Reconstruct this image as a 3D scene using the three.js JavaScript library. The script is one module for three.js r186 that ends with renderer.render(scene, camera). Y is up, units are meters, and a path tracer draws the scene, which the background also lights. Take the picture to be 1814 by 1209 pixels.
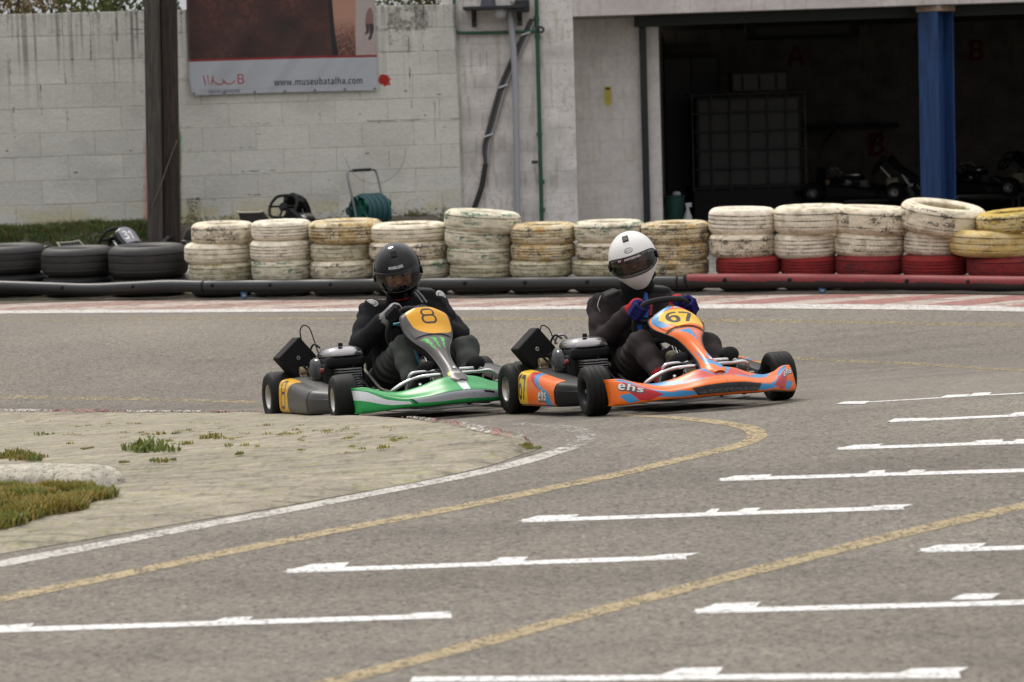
import * as THREE from 'three';
import { RoundedBoxGeometry } from 'three/addons/geometries/RoundedBoxGeometry.js';
import { MarchingCubes } from 'three/addons/objects/MarchingCubes.js';
import { mergeGeometries, mergeVertices } from 'three/addons/utils/BufferGeometryUtils.js';
import { FontLoader } from 'three/addons/loaders/FontLoader.js';
import { TextGeometry } from 'three/addons/geometries/TextGeometry.js';

const V = (x, y, z) => new THREE.Vector3(x, y, z);
const scene = new THREE.Scene();

// ---------- camera: a telephoto view across the hairpin, tilted by the photographer ----------
const FOC = 4500, EYE = 1.545, PITCH = Math.atan((604.5 - 208) / FOC), ROLL = 0.03;
const camera = new THREE.PerspectiveCamera(2 * Math.atan(604.5 / FOC) * 180 / Math.PI, 1024 / 682, 0.5, 600);
camera.position.set(0, EYE, 0);
camera.rotation.order = 'YXZ';
camera.rotation.set(-PITCH, 0, -ROLL);
camera.focus = 13.6;
camera.userData.fStop = 4.2;
camera.updateMatrixWorld(true);

// ---------- overcast sky and a weak, wide sun ----------
function h2(x, y, s = 0) { let h = Math.imul(x | 0, 374761393) + Math.imul(y | 0, 668265263) + Math.imul(s | 0, 1442695041); h = Math.imul(h ^ (h >>> 13), 1274126177); h ^= h >>> 16; return (h >>> 0) / 4294967296; }
function vnoise(x, y, s = 0, px = 1e9, py = 1e9) {
  const xi = Math.floor(x), yi = Math.floor(y), fx = x - xi, fy = y - yi, u = fx * fx * (3 - 2 * fx), v = fy * fy * (3 - 2 * fy);
  const m = (a, p) => ((a % p) + p) % p;
  const a = h2(m(xi, px), m(yi, py), s), b = h2(m(xi + 1, px), m(yi, py), s), c = h2(m(xi, px), m(yi + 1, py), s), d = h2(m(xi + 1, px), m(yi + 1, py), s);
  return a + (b - a) * u + (c - a) * v + (a - b - c + d) * u * v;
}
function fbm(x, y, s = 0, o = 4) { let t = 0, a = 0.5, n = 0; for (let i = 0; i < o; i++) { t += a * vnoise(x, y, s + i * 17); n += a; a *= 0.5; x *= 2.03; y *= 2.03; } return t / n; }
const clamp = (x, a = 0, b = 1) => Math.min(b, Math.max(a, x)), mix = (a, b, t) => a + (b - a) * t, sstep = (a, b, x) => { const t = clamp((x - a) / (b - a)); return t * t * (3 - 2 * t); };
function rng(seed) { let s = seed >>> 0; return () => { s = (s + 0x6d2b79f5) | 0; let t = Math.imul(s ^ (s >>> 15), 1 | s); t = (t + Math.imul(t ^ (t >>> 7), 61 | t)) ^ t; return ((t ^ (t >>> 14)) >>> 0) / 4294967296; }; }
{
  const W = 256, H = 128, data = new Float32Array(W * H * 4);
  for (let j = 0; j < H; j++) for (let i = 0; i < W; i++) {
    const el = ((j + 0.5) / H - 0.5) * Math.PI, az = (i + 0.5) / W * Math.PI * 2, up = Math.max(0, Math.sin(el));
    const c = fbm(Math.cos(az) * 3 * Math.cos(el) + 9, Math.sin(az) * 3 * Math.cos(el) + 5 + up * 2, 3, 5);
    const az2 = az - Math.PI, near = Math.cos(el) * (Math.cos(az2) * -0.278 + Math.sin(az2) * -0.525) + Math.sin(el) * 0.804, veil = 1 + 0.75 * Math.pow(Math.max(0, near), 4);
    const l = (0.36 + 0.66 * up) * (0.7 + 0.62 * c) * veil, o = (j * W + i) * 4;
    data[o] = l * 1.0; data[o + 1] = l * 1.0; data[o + 2] = l * 1.03; data[o + 3] = 1;
  }
  const sky = new THREE.DataTexture(data, W, H, THREE.RGBAFormat, THREE.FloatType);
  sky.mapping = THREE.EquirectangularReflectionMapping; sky.magFilter = sky.minFilter = THREE.LinearFilter; sky.wrapS = THREE.RepeatWrapping; sky.needsUpdate = true;
  scene.background = sky; scene.environment = sky;
}
const sun = new THREE.DirectionalLight(new THREE.Color(1, 0.93, 0.83), 1.5);
sun.position.set(-9, 26, -32); sun.target.position.set(0, 0, -15);
sun.castShadow = true; sun.shadow.radius = 26; sun.shadow.mapSize.set(2048, 2048);
Object.assign(sun.shadow.camera, { left: -20, right: 20, top: 20, bottom: -20, near: 1, far: 80 });
scene.add(sun, sun.target);
const renderer = new THREE.WebGLRenderer({ antialias: true });
renderer.shadowMap.enabled = true;
renderer.toneMapping = THREE.LinearToneMapping;
renderer.toneMappingExposure = 1.26;

// ---------- helpers ----------
const camR = V(1, 0, 0).applyQuaternion(camera.quaternion), camU = V(0, 1, 0).applyQuaternion(camera.quaternion), camF = V(0, 0, -1).applyQuaternion(camera.quaternion);
const ray = (px, py) => camF.clone().addScaledVector(camR, (px - 907) / FOC).addScaledVector(camU, -(py - 604.5) / FOC);
const at = (px, py, d) => camera.position.clone().addScaledVector(ray(px, py), d);     // the place seen there, d metres off
// lie of the land: the hairpin dips, banks and climbs towards the start grid
function rise(z) {
  const herm = (z0, y0, m0, z1, y1, m1) => { const L = z1 - z0, t = (z - z0) / L, a = t * t, b = a * t; return (2 * b - 3 * a + 1) * y0 + (b - 2 * a + t) * L * m0 + (3 * a - 2 * b) * y1 + (b - a) * L * m1; };
  if (z < -20.5 || z > -7) return 0;
  if (z < -15.6) return herm(-20.5, 0, 0, -15.6, -0.0053 - 0.0748 * 2.6, 0.0748);
  if (z < -12.2) return -0.0053 + 0.0748 * (z + 13);
  if (z < -10.8) return herm(-12.2, -0.0053 + 0.0748 * 0.8, 0.0748, -10.8, 0.1, 0);
  return herm(-10.8, 0.1, 0, -7, 0, 0);
}
const land = (x, z) => rise(z) + 0.0412 * clamp(x, -5, 5) * sstep(-19.5, -15.7, z) * (1 - sstep(-12.1, -8.5, z));
function ground(px, py, lift = 0) {
  const d = ray(px, py); let t = (EYE - lift) / -d.y, p;
  for (let i = 0; i < 60; i++) { p = camera.position.clone().addScaledVector(d, t); t += 0.7 * (p.y - lift - land(p.x, p.z)) / -d.y; }
  return p;
}
const numbers = {};
function numbered(n) { const k = numbers[n] = (numbers[n] ?? -1) + 1; return k ? n + '_' + String(k).padStart(3, '0') : n; }
const shade = (o) => o.traverse((m) => { if (m.isMesh) { m.castShadow = true; m.receiveShadow = true; } });
function tag(o, label, category, group) { o.userData.label = label; o.userData.category = category; if (group) o.userData.group = group; return o; }
function thing(name, label, category, pos, group) { const g = new THREE.Group(); g.name = numbered(name); if (pos) g.position.copy(pos); scene.add(g); return tag(g, label, category, group); }
function single(name, geo, mat, label, category, group) { const m = new THREE.Mesh(geo, mat); m.name = numbered(name); scene.add(m); return tag(m, label, category, group); }
function struct(name, geo, mat) { const m = new THREE.Mesh(geo, mat); m.name = name; m.userData.kind = 'structure'; scene.add(m); return m; }
function part(parent, name, geo, mat, pos, rot) { const m = new THREE.Mesh(geo, mat); m.name = name; if (pos) m.position.set(...pos); if (rot) m.rotation.set(...rot); parent.add(m); return m; }
function stuff(o) { o.userData.kind = 'stuff'; return o; }
const lin = (r, g, b) => new THREE.Color().setRGB(r, g, b);
function mat(c, rough = 0.7, metal = 0, extra = {}) { return new THREE.MeshStandardMaterial({ color: c, roughness: rough, metalness: metal, ...extra }); }
function phys(c, rough, extra = {}) { return new THREE.MeshPhysicalMaterial({ color: c, roughness: rough, ...extra }); }
function tex(w, h, draw, srgb = true, rep) {
  const c = document.createElement('canvas'); c.width = w; c.height = h; draw(c.getContext('2d'), w, h);
  const t = new THREE.CanvasTexture(c); if (srgb) t.colorSpace = THREE.SRGBColorSpace; t.wrapS = t.wrapT = THREE.RepeatWrapping; if (rep) t.repeat.set(...rep); t.magFilter = THREE.LinearFilter; return t;
}
function pix(w, h, f, srgb = true) {   // a texture computed pixel by pixel, f(x, y) -> [r, g, b] 0..1
  const d = new Uint8Array(w * h * 4);
  for (let y = 0; y < h; y++) for (let x = 0; x < w; x++) { const c = f(x, y), o = (y * w + x) * 4; d[o] = clamp(c[0]) * 255; d[o + 1] = clamp(c[1]) * 255; d[o + 2] = clamp(c[2]) * 255; d[o + 3] = c.length > 3 ? clamp(c[3]) * 255 : 255; }
  const t = new THREE.DataTexture(d, w, h, THREE.RGBAFormat); if (srgb) t.colorSpace = THREE.SRGBColorSpace; t.wrapS = t.wrapT = THREE.RepeatWrapping; t.magFilter = THREE.LinearFilter; t.minFilter = THREE.LinearMipmapLinearFilter; t.needsUpdate = true; return t;
}
function grid(nu, nv, f, uv, closed) {   // a sheet from f(u, v), u and v in 0..1
  const p = [], t = [], ix = [];
  for (let j = 0; j <= nv; j++) for (let i = 0; i <= nu; i++) { const q = f(i / nu, j / nv); p.push(q.x, q.y, q.z); const w = uv ? uv(i / nu, j / nv, q) : [i / nu, j / nv]; t.push(w[0], w[1]); }
  for (let j = 0; j < nv; j++) for (let i = 0; i < nu; i++) { const a = j * (nu + 1) + i; ix.push(a, a + 1, a + nu + 2, a, a + nu + 2, a + nu + 1); }
  const g = new THREE.BufferGeometry(); g.setAttribute('position', new THREE.Float32BufferAttribute(p, 3)); g.setAttribute('uv', new THREE.Float32BufferAttribute(t, 2)); g.setIndex(ix); g.computeVertexNormals(); return g;
}
function tube(pts, r, seg = 0, rad = 8, smooth = true) {
  const v = pts.map((p) => p.isVector3 ? p : V(...p));
  let c;
  if (smooth) c = new THREE.CatmullRomCurve3(v, false, 'centripetal'); else { c = new THREE.CurvePath(); for (let i = 0; i < v.length - 1; i++) c.add(new THREE.LineCurve3(v[i], v[i + 1])); }
  return new THREE.TubeGeometry(c, seg || (v.length - 1) * 8, r, rad, false);
}
const bar = (a, b, r, rad = 10) => { const p = V(...a), q = V(...b), g = new THREE.CylinderGeometry(r, r, p.distanceTo(q), rad); g.applyQuaternion(new THREE.Quaternion().setFromUnitVectors(V(0, 1, 0), q.clone().sub(p).normalize())); const m = p.add(q).multiplyScalar(0.5); return g.translate(m.x, m.y, m.z); };
const rbox = (x, y, z, r = 0.01, s = 2) => new RoundedBoxGeometry(x, y, z, s, r);
const strip = (g) => { const o = g.index ? g.toNonIndexed() : g; for (const k of Object.keys(o.attributes)) if (!['position', 'normal', 'uv'].includes(k)) o.deleteAttribute(k); if (!o.attributes.uv) o.setAttribute('uv', new THREE.Float32BufferAttribute(new Float32Array(o.attributes.position.count * 2), 2)); return o; };
const merge = (a) => mergeGeometries(a.map(strip));
const curve1 = (xs, ys) => (x) => { // smooth interpolation through knots
  if (x <= xs[0]) return ys[0]; const n = xs.length; if (x >= xs[n - 1]) return ys[n - 1];
  let i = 0; while (x > xs[i + 1]) i++;
  const sl = (k) => k <= 0 ? (ys[1] - ys[0]) / (xs[1] - xs[0]) : k >= n - 1 ? (ys[n - 1] - ys[n - 2]) / (xs[n - 1] - xs[n - 2]) : (ys[k + 1] - ys[k - 1]) / (xs[k + 1] - xs[k - 1]);
  const L = xs[i + 1] - xs[i], t = (x - xs[i]) / L, a = t * t, b = a * t;
  return (2 * b - 3 * a + 1) * ys[i] + (b - 2 * a + t) * L * sl(i) + (3 * a - 2 * b) * ys[i + 1] + (b - a) * L * sl(i + 1);
};

// ---------- asphalt ----------
{
  const N = 1024, n1 = new Float32Array(N * N);
  for (let y = 0; y < N; y++) for (let x = 0; x < N; x++) n1[y * N + x] = 0.40 * vnoise(x / 4, y / 4, 11, 256, 256) + 0.25 * vnoise(x / 8, y / 8, 12, 128, 128) + 0.35 * vnoise(x / 2, y / 2, 5, 512, 512);
  const colour = pix(N, N, (x, y) => { const n = n1[y * N + x], dark = sstep(0.4, 0.27, n), pale = sstep(0.58, 0.72, n); const v = 0.56 + (n - 0.5) * 0.22 - dark * 0.13 + pale * 0.06; return [v * 1.0, v * 0.945, v * 0.865]; });
  const bump = pix(N, N, (x, y) => { const n = n1[y * N + x]; return [n, n, n]; }, false);
  const m = mat(0xffffff, 0.86, 0, { map: colour, bumpMap: bump, bumpScale: 0.004, vertexColors: true });
  const xs = [], zs = [];
  for (let x = -6.5; x <= 6.5; x += 0.1) xs.push(x); for (const d of [8, 12, 20, 40, 90, 200]) { xs.push(d); xs.unshift(-d); }
  for (let z = -26; z <= -5; z += 0.1) zs.push(z); for (const d of [-30, -40, -60, -100, -200]) zs.unshift(d); for (const d of [-3, 0, 10, 40, 150]) zs.push(d);
  const p = [], uv = [], col = [], ix = [];
  zs.forEach((z) => xs.forEach((x) => {
    p.push(x, land(x, z), z); uv.push(x / 2.3, z / 2.3);
    // patches of polish, rubber laid down by karts on the racing line and dust: coarse, irregular
    let c = 0.565 + 0.26 * (fbm(x * 0.7, z * 0.5, 31, 4) - 0.5) + 0.12 * (fbm(x * 3.1, z * 3.1, 41, 3) - 0.5);
    const tip = Math.exp(-(((x - 0.35) / 0.55) ** 2) - (((z + 12.6) / 0.7) ** 2)) * 0.24 * (0.5 + fbm(x * 5, z * 5, 61, 3));   // rubber and oil off the kerb at the apex
    const sk = sstep(0.6, 0.72, fbm(x * 0.35 + z * 0.1, (z + 0.06 * x * x) * 5.5, 63, 3)) * 0.085;                               // tyre marks along the bend
    c -= tip + sk; const line = Math.exp(-(((z + 16.2 + 0.02 * x * x) / 1.1) ** 2)) * 0.16 * fbm(x * 0.4, z * 6, 55, 3);
    c -= line; const dust = fbm(x * 0.6 + 4, z * 0.6, 77, 3);
    col.push(c * (1 + 0.03 * dust), c, c * (0.985 - 0.03 * dust));
  }));
  const nx = xs.length; for (let j = 0; j < zs.length - 1; j++) for (let i = 0; i < nx - 1; i++) { const a = j * nx + i; ix.push(a, a + nx, a + 1, a + 1, a + nx, a + nx + 1); }
  const g = new THREE.BufferGeometry(); g.setAttribute('position', new THREE.Float32BufferAttribute(p, 3)); g.setAttribute('uv', new THREE.Float32BufferAttribute(uv, 2)); g.setAttribute('color', new THREE.Float32BufferAttribute(col, 3)); g.setIndex(ix); g.computeVertexNormals();
  struct('asphalt_track', g, m);
}

// ---------- painted markings, worn through to the asphalt ----------
const wear = (seed, lo, hi) => pix(512, 512, (x, y) => { const n = 0.5 * vnoise(x / 5, y / 5, seed, 102, 102) + 0.3 * vnoise(x / 22, y / 22, seed + 1, 23, 23) + 0.2 * h2(x, y, seed); const a = sstep(lo, hi, n); return [a, a, a]; }, false);
const paintMap = pix(512, 512, (x, y) => { const v = 0.84 + 0.14 * vnoise(x / 14, y / 14, 90, 36, 36) + 0.06 * (h2(x, y, 91) - 0.5) - 0.22 * sstep(0.66, 0.8, vnoise(x / 6, y / 6, 92, 85, 85)); return [v, v, v]; });
const paint = (c, seed, lo, hi, o = {}) => mat(c, 0.75, 0, { map: paintMap, alphaMap: wear(seed, lo, hi), transparent: true, side: THREE.DoubleSide, ...o });
const whitePaint = paint(lin(0.80, 0.785, 0.755), 201, 0.17, 0.27), oldWhite = paint(lin(0.54, 0.51, 0.455), 211, 0.16, 0.44), yellowPaint = paint(lin(0.40, 0.31, 0.165), 221, 0.18, 0.5), faintYellow = paint(lin(0.42, 0.33, 0.17), 231, 0.42, 0.66);
function ribbon(pts, w, lift = 0.0015) {     // a stripe of width w along ground points, laid on the land
  const c = new THREE.CatmullRomCurve3(pts, false, 'centripetal'), n = Math.ceil(c.getLength() / 0.08), p = [], uv = [], ix = []; let s = 0, last;
  for (let i = 0; i <= n; i++) {
    const q = c.getPointAt(i / n), t = c.getTangentAt(i / n), side = V(t.z, 0, -t.x).normalize(); if (last) s += q.distanceTo(last); last = q;
    const ww = (typeof w === 'function' ? w(i / n) : w) * (0.94 + 0.12 * vnoise(i * 0.3, 3, 8)) / 2;
    for (const k of [-1, -0.33, 0.33, 1]) { const x = q.x + side.x * ww * k, z = q.z + side.z * ww * k; p.push(x, land(x, z) + lift, z); uv.push(x / 0.9, z / 0.9); }
    if (i < n) for (let k = 0; k < 3; k++) { const a = i * 4 + k; ix.push(a, a + 4, a + 1, a + 1, a + 4, a + 5); }
  }
  const g = new THREE.BufferGeometry(); g.setAttribute('position', new THREE.Float32BufferAttribute(p, 3)); g.setAttribute('uv', new THREE.Float32BufferAttribute(uv, 2)); g.setIndex(ix); g.computeVertexNormals(); return g;
}
const path = (a) => a.map(([x, y]) => ground(x, y));
function patch(pts, lift = 0.0015) {         // a painted polygon on the land, cut into strips along its length
  const g0 = pts.map(([x, y]) => ground(x, y)), sh = new THREE.Shape(g0.map((q) => new THREE.Vector2(q.x, q.z))), g = new THREE.ShapeGeometry(sh);
  const a = g.attributes.position, uv = []; for (let i = 0; i < a.count; i++) { const x = a.getX(i), z = a.getY(i); a.setXYZ(i, x, land(x, z) + lift, z); uv.push(x / 0.9, z / 0.9); }
  g.setAttribute('uv', new THREE.Float32BufferAttribute(uv, 2)); g.computeVertexNormals(); return g;
}
struct('white_edge_line', ribbon(path([[-90, 1018], [0, 1000], [170, 968], [330, 937], [500, 906], [650, 877], [800, 848], [900, 826], [980, 803], [1010, 793.5]]), 0.1), oldWhite);
struct('worn_edge_line', ribbon(path([[1010, 793.5], [1024, 788], [1036, 780], [1039, 774], [1028, 765], [1000, 758], [960, 754], [905, 751]]), 0.1), paint(lin(0.42, 0.39, 0.345), 215, 0.36, 0.7));
struct('yellow_boundary_line', ribbon(path([[-90, 1080], [0, 1062], [200, 1022], [400, 980], [600, 940], [800, 902], [960, 869], [1100, 840], [1200, 816], [1290, 795], [1335, 780], [1341, 769], [1325, 758], [1280, 750], [1220, 743], [1150, 738], [1095, 736]]), 0.088), yellowPaint);
struct('yellow_pit_line', ribbon(path([[400, 1260], [590, 1209], [800, 1154], [1000, 1100], [1200, 1047], [1400, 996], [1600, 946], [1814, 897], [1900, 877]]), 0.086), yellowPaint);
struct('faint_yellow_line', ribbon(path([[-60, 569], [300, 566], [700, 565], [1100, 566], [1500, 571], [1900, 577]]), 0.16), faintYellow);
struct('faded_yellow_line', ribbon(path([[1400, 634], [1500, 640], [1650, 647], [1900, 661]]), 0.12), faintYellow);
struct('worn_yellow_line', ribbon(path([[-60, 703], [150, 706], [300, 709], [460, 713]]), 0.1), faintYellow);
// start grid: a front line with ticks back along the box sides, each box a thing on the road
{
  const z8 = (a) => a.map(([x, y]) => [900 + x / 1.985, 640 + y / 1.985]);
  const boxes = [
    { line: [[-40, 1119], [800, 1092]], ticks: [[[361, 1107], [400, 1096], [449, 1094], [434, 1104]], [[700, 1096], [735, 1088], [800, 1085], [770, 1095]], [[-30, 1118], [0, 1110], [60, 1106], [48, 1116]]], label: 'white start grid marking nearest the bottom left corner' },
    { line: [[508, 1013], [1215, 988]], ticks: [[[500, 1015], [552, 1001], [618, 998], [606, 1011]], [[863, 999], [888, 989], [936, 988], [926, 996]], [[1140, 992], [1170, 984], [1240, 981], [1205, 990]]], label: 'white start grid marking between the two yellow lines' },
    { line: z8([[50, 563], [1390, 517]]), ticks: [z8([[35, 566], [105, 546], [250, 542], [225, 557]]), z8([[690, 537], [715, 522], [745, 522], [730, 537]]), z8([[800, 534], [830, 520], [890, 518], [870, 531]]), z8([[1240, 524], [1290, 510], [1432, 505], [1375, 520]])], label: 'white start grid marking just inside the bend of the yellow loop' },
    { line: z8([[745, 418], [1900, 383]]), ticks: [z8([[735, 421], [800, 405], [930, 401], [905, 414]]), z8([[1250, 401], [1275, 388], [1330, 386], [1318, 399]]), z8([[1395, 397], [1420, 385], [1472, 384], [1455, 394]])], label: 'white start grid marking fourth up from the bottom right' },
    { line: z8([[1160, 309], [1900, 284]]), ticks: [z8([[1150, 312], [1215, 297], [1320, 293], [1292, 306]]), z8([[1615, 294], [1650, 281], [1745, 277], [1735, 288]]), z8([[1765, 289], [1790, 277], [1900, 274], [1900, 284]])], label: 'white start grid marking third from the far end of the grid' },
    { line: z8([[1345, 213], [1900, 187]]), ticks: [z8([[1335, 215], [1360, 204], [1475, 201], [1460, 211]]), z8([[1755, 194], [1785, 182], [1900, 178], [1900, 187]])], label: 'white start grid marking second from the far end of the grid' },
    { line: z8([[1165, 151], [1900, 109]]), ticks: [z8([[1155, 153], [1182, 144], [1272, 142], [1255, 152]]), z8([[1515, 131], [1545, 121], [1625, 118], [1612, 126]]), z8([[1615, 126], [1640, 114], [1702, 111], [1690, 122]])], label: 'white start grid marking farthest from the camera right of the orange kart' },
    { line: z8([[1455, 668], [1900, 655]]), ticks: [z8([[1440, 672], [1510, 649], [1682, 643], [1650, 666]])], label: 'white start grid marking cut by the right edge beyond the lower yellow line' },
    { line: z8([[660, 882], [1900, 848]]), ticks: [z8([[645, 887], [730, 856], [890, 850], [858, 880]]), z8([[1555, 842], [1600, 822], [1732, 820], [1700, 840]])], label: 'white start grid marking second up from the bottom right' },
    { line: z8([[-340, 1122], [1590, 1107]]), ticks: [z8([[540, 1106], [600, 1083], [758, 1080], [738, 1104]]), z8([[1360, 1106], [1420, 1085], [1625, 1080], [1560, 1108]])], label: 'white start grid marking along the bottom edge' }];
  for (const b of boxes) {
    const g = thing('grid_marking', b.label, 'road marking', ground(...b.line[0]), 'start grid markings'), o = g.position.clone().negate();
    const move = (q) => q.translate(o.x, o.y, o.z);
    const [A, B] = b.line.map(([x, y]) => ground(x, y)), mids = [0, 0.33, 0.67, 1].map((t) => A.clone().lerp(B, t)); const k = 0.066;
    part(g, 'front_line', move(ribbon(mids, k, 0.0015)), whitePaint);
    for (const t of b.ticks) part(g, 'tick', move(patch(t, 0.0024)), whitePaint);
  }
}

// ---------- painted flat kerb along the barrier ----------
{
  const far = [[-60, 537], [0, 535], [400, 533], [800, 530], [1100, 526], [1300, 522], [1600, 522], [1814, 524], [1900, 525]].map(([x, y]) => ground(x, y)), near = [[-60, 558], [0, 556.5], [400, 554], [800, 550.5], [1100, 548], [1300, 547.5], [1600, 549.5], [1814, 553], [1900, 555]].map(([x, y]) => ground(x, y));
  const cf = new THREE.CatmullRomCurve3(far), cn = new THREE.CatmullRomCurve3(near), on = (u, v, l) => { const q = cn.getPoint(u).lerp(cf.getPoint(u), v); q.y = land(q.x, q.z) + l; return q; };
  const base = struct('kerb', grid(80, 6, (u, v) => on(u, v, 0.0015), (u, v, q) => [q.x / 1.3, q.z / 1.3]), mat(lin(0.60, 0.51, 0.45), 0.85, 0, { map: pix(512, 512, (x, y) => { const n = 0.6 * vnoise(x / 24, y / 24, 71, 21, 21) + 0.4 * vnoise(x / 5, y / 5, 72, 102, 102), d = sstep(0.62, 0.8, vnoise(x / 40, y / 12, 73, 12, 42)); const v = 0.82 + 0.2 * (n - 0.5) - 0.22 * d; return [v, v * (0.985 - 0.04 * d), v * (0.97 - 0.05 * d)]; }), side: THREE.DoubleSide }));
  const edge = part(base, 'white_stripe', grid(80, 1, (u, v) => on(u, v * 0.24, 0.003), (u, v, q) => [q.x / 0.9, q.z / 0.9]), oldWhite.clone()); edge.material.color = lin(0.68, 0.65, 0.60);
  const reds = [paint(lin(0.44, 0.19, 0.16), 241, 0.3, 0.5), paint(lin(0.46, 0.24, 0.2), 251, 0.42, 0.66)];
  const N = 12;   // slanting red bars, fresher to the right
  for (let i = 0; i < N; i++) {
    const u0 = -0.06 + i * 0.083, w = 0.044, sl = 0.095, m = reds[u0 > 0.55 ? 0 : 1];
    part(base, 'red_bar', grid(8, 6, (u, v) => on(clamp(u0 + u * w + v * sl), 0.26 + v * 0.72, 0.003), (u, v, q) => [q.x / 0.9, q.z / 0.9]), m);
  }
}

// ---------- hairpin island: kerb, sand, tufts, buried kerbstone ----------
const islandFar = [[-90, 735], [0, 737], [200, 739.5], [400, 743], [560, 747.5], [640, 751.5], [715, 757], [800, 767], [880, 780], [925, 790], [950, 797]], islandNear = [[-90, 1000], [0, 983], [160, 956], [320, 928], [480, 902], [600, 880], [700, 862], [800, 842], [880, 822], [925, 806], [950, 798]];
const iF = new THREE.CatmullRomCurve3(islandFar.map(([x, y]) => ground(x, y))), iN = new THREE.CatmullRomCurve3(islandNear.map(([x, y]) => ground(x, y)));
const islandH = (x, z, edge, rim = 1) => land(x, z) + 0.002 + (0.012 + 0.036 * rim) * sstep(0, 0.16, edge) + 0.012 * (fbm(x * 1.3, z * 2.2, 301, 3) - 0.5) * sstep(0, 0.3, edge);
function islandAt(u, v) { const a = iF.getPoint(u), b = iN.getPoint(u), q = a.clone().lerp(b, v), e = Math.min(v, 1 - v) * a.distanceTo(b); q.y = islandH(q.x, q.z, e * 1.4, sstep(0.95, 0.35, v)); return q; }
{
  const N = 1024, sand = pix(N, N, (x, y) => {   // small setts, worn level and half buried in sand: rows of 12 cm, broken joints
    const wav = 7 * (vnoise(x / 60, y / 60, 316, 17, 17) - 0.5), row = (y + wav) / 42.667, ri = ((Math.floor(row) % 24) + 24) % 24, fr = row - Math.floor(row), cx = (x + h2(ri, 3, 317) * 60 + 5 * (vnoise(y / 9, x / 40, 318, 113, 25) - 0.5)) / 46.545, ci = ((Math.floor(cx) % 22) + 22) % 22, fc = cx - Math.floor(cx);
    const open = sstep(0.35, 0.7, vnoise(x / 34, y / 20, 319, 30, 51)), jr = sstep(0.16, 0.05, Math.min(fr, 1 - fr)) * open, jc = sstep(0.13, 0.04, Math.min(fc, 1 - fc)) * open * 0.7, tone = h2(ri, ci, 320) - 0.5;
    const a = vnoise(x / 40, y / 24, 311, 25, 42), b = vnoise(x / 7, y / 5, 312, 146, 204), c = vnoise(x / 3, y / 3, 313, 341, 341), d = sstep(0.66, 0.82, vnoise(x / 18, y / 9, 314, 56, 113)), g = sstep(0.72, 0.86, vnoise(x / 26, y / 12, 315, 39, 85));
    const v = 0.70 + 0.10 * (a - 0.5) + 0.08 * (b - 0.5) + 0.10 * (c - 0.5) - 0.07 * d + 0.03 * tone * open - 0.11 * Math.max(jr, jc);
    return [v * (1 - 0.03 * g), v * (0.94 - 0.01 * g), v * (0.825 - 0.10 * g)];
  });
  const nu = 130, nv = 70;
  const g = grid(nu, nv, islandAt, (u, v, q) => [q.x / 2.7, q.z / 2.7]);
  const col = []; for (let j = 0; j <= nv; j++) for (let i = 0; i <= nu; i++) { const a = g.attributes.position, k = (j * (nu + 1) + i), x = a.getX(k), z = a.getZ(k), w = 0.59 + 0.2 * (fbm(x * 1.4, z * 3, 321, 3) - 0.5), moss = sstep(0.58, 0.72, fbm(x * 2.2, z * 6, 331, 3)) * 0.35; col.push(w * (1 - 0.08 * moss), w * (1 + 0.01 * moss), w * (1 - 0.22 * moss)); }
  g.setAttribute('color', new THREE.Float32BufferAttribute(col, 3));
  const isl = struct('sandy_island', g, mat(0xffffff, 0.95, 0, { map: sand, bumpMap: sand, bumpScale: 0.008, vertexColors: true, side: THREE.DoubleSide }));
  // red and white kerb blocks round the far rim and the tip
  const kr = [paint(lin(0.42, 0.17, 0.15), 401, 0.44, 0.72), paint(lin(0.58, 0.53, 0.48), 411, 0.42, 0.7)];
  for (let i = 0; i < 15; i++) {
    const u0 = 0.02 + i * 0.064, u1 = u0 + 0.064, wide = (u) => mix(0.016, 0.55, sstep(0.55, 0.985, u));
    part(isl, 'kerb_block', grid(6, 6, (u, v) => { const uu = mix(u0, Math.min(u1, 0.985), u), q = islandAt(uu, 0.003 + v * wide(uu)); q.y += 0.006 + 0.012 * Math.sin(Math.PI * clamp(v)); return q; }, (u, v, q) => [q.x / 0.9, q.z / 0.9]), kr[i % 2 ? 1 : 0]);
  }
}
// blades: one small fan of pointed leaves
function tuft(seed, n, h, spread) {
  const r = rng(seed), p = [], ix = [];
  for (let i = 0; i < n; i++) {
    const a = r() * 6.283, d = spread * Math.sqrt(r()), x = Math.cos(a) * d, z = Math.sin(a) * d, l = h * (0.5 + 0.7 * r()), b = r() * 6.283, lean = l * (0.25 + 0.6 * r()), w = 0.0022 + 0.003 * r(), k = p.length / 3;
    const dx = Math.cos(b), dz = Math.sin(b);
    p.push(x - dz * w, 0, z + dx * w, x + dz * w, 0, z - dx * w, x + dx * lean * 0.4 - dz * w, l * 0.65, z + dz * lean * 0.4 + dx * w, x + dx * lean * 0.4 + dz * w, l * 0.65, z + dz * lean * 0.4 - dx * w, x + dx * lean, l, z + dz * lean);
    ix.push(k, k + 1, k + 2, k + 2, k + 1, k + 3, k + 2, k + 3, k + 4);
  }
  const g = new THREE.BufferGeometry(); g.setAttribute('position', new THREE.Float32BufferAttribute(p, 3)); g.setIndex(ix); g.computeVertexNormals(); return g;
}
const blade = (r, g, b) => phys(lin(r, g, b), 0.85, { side: THREE.DoubleSide, transmission: 0.25, thickness: 0 });
const greens = [blade(0.13, 0.16, 0.035), blade(0.20, 0.20, 0.045), blade(0.26, 0.21, 0.075), blade(0.085, 0.12, 0.03)];
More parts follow.
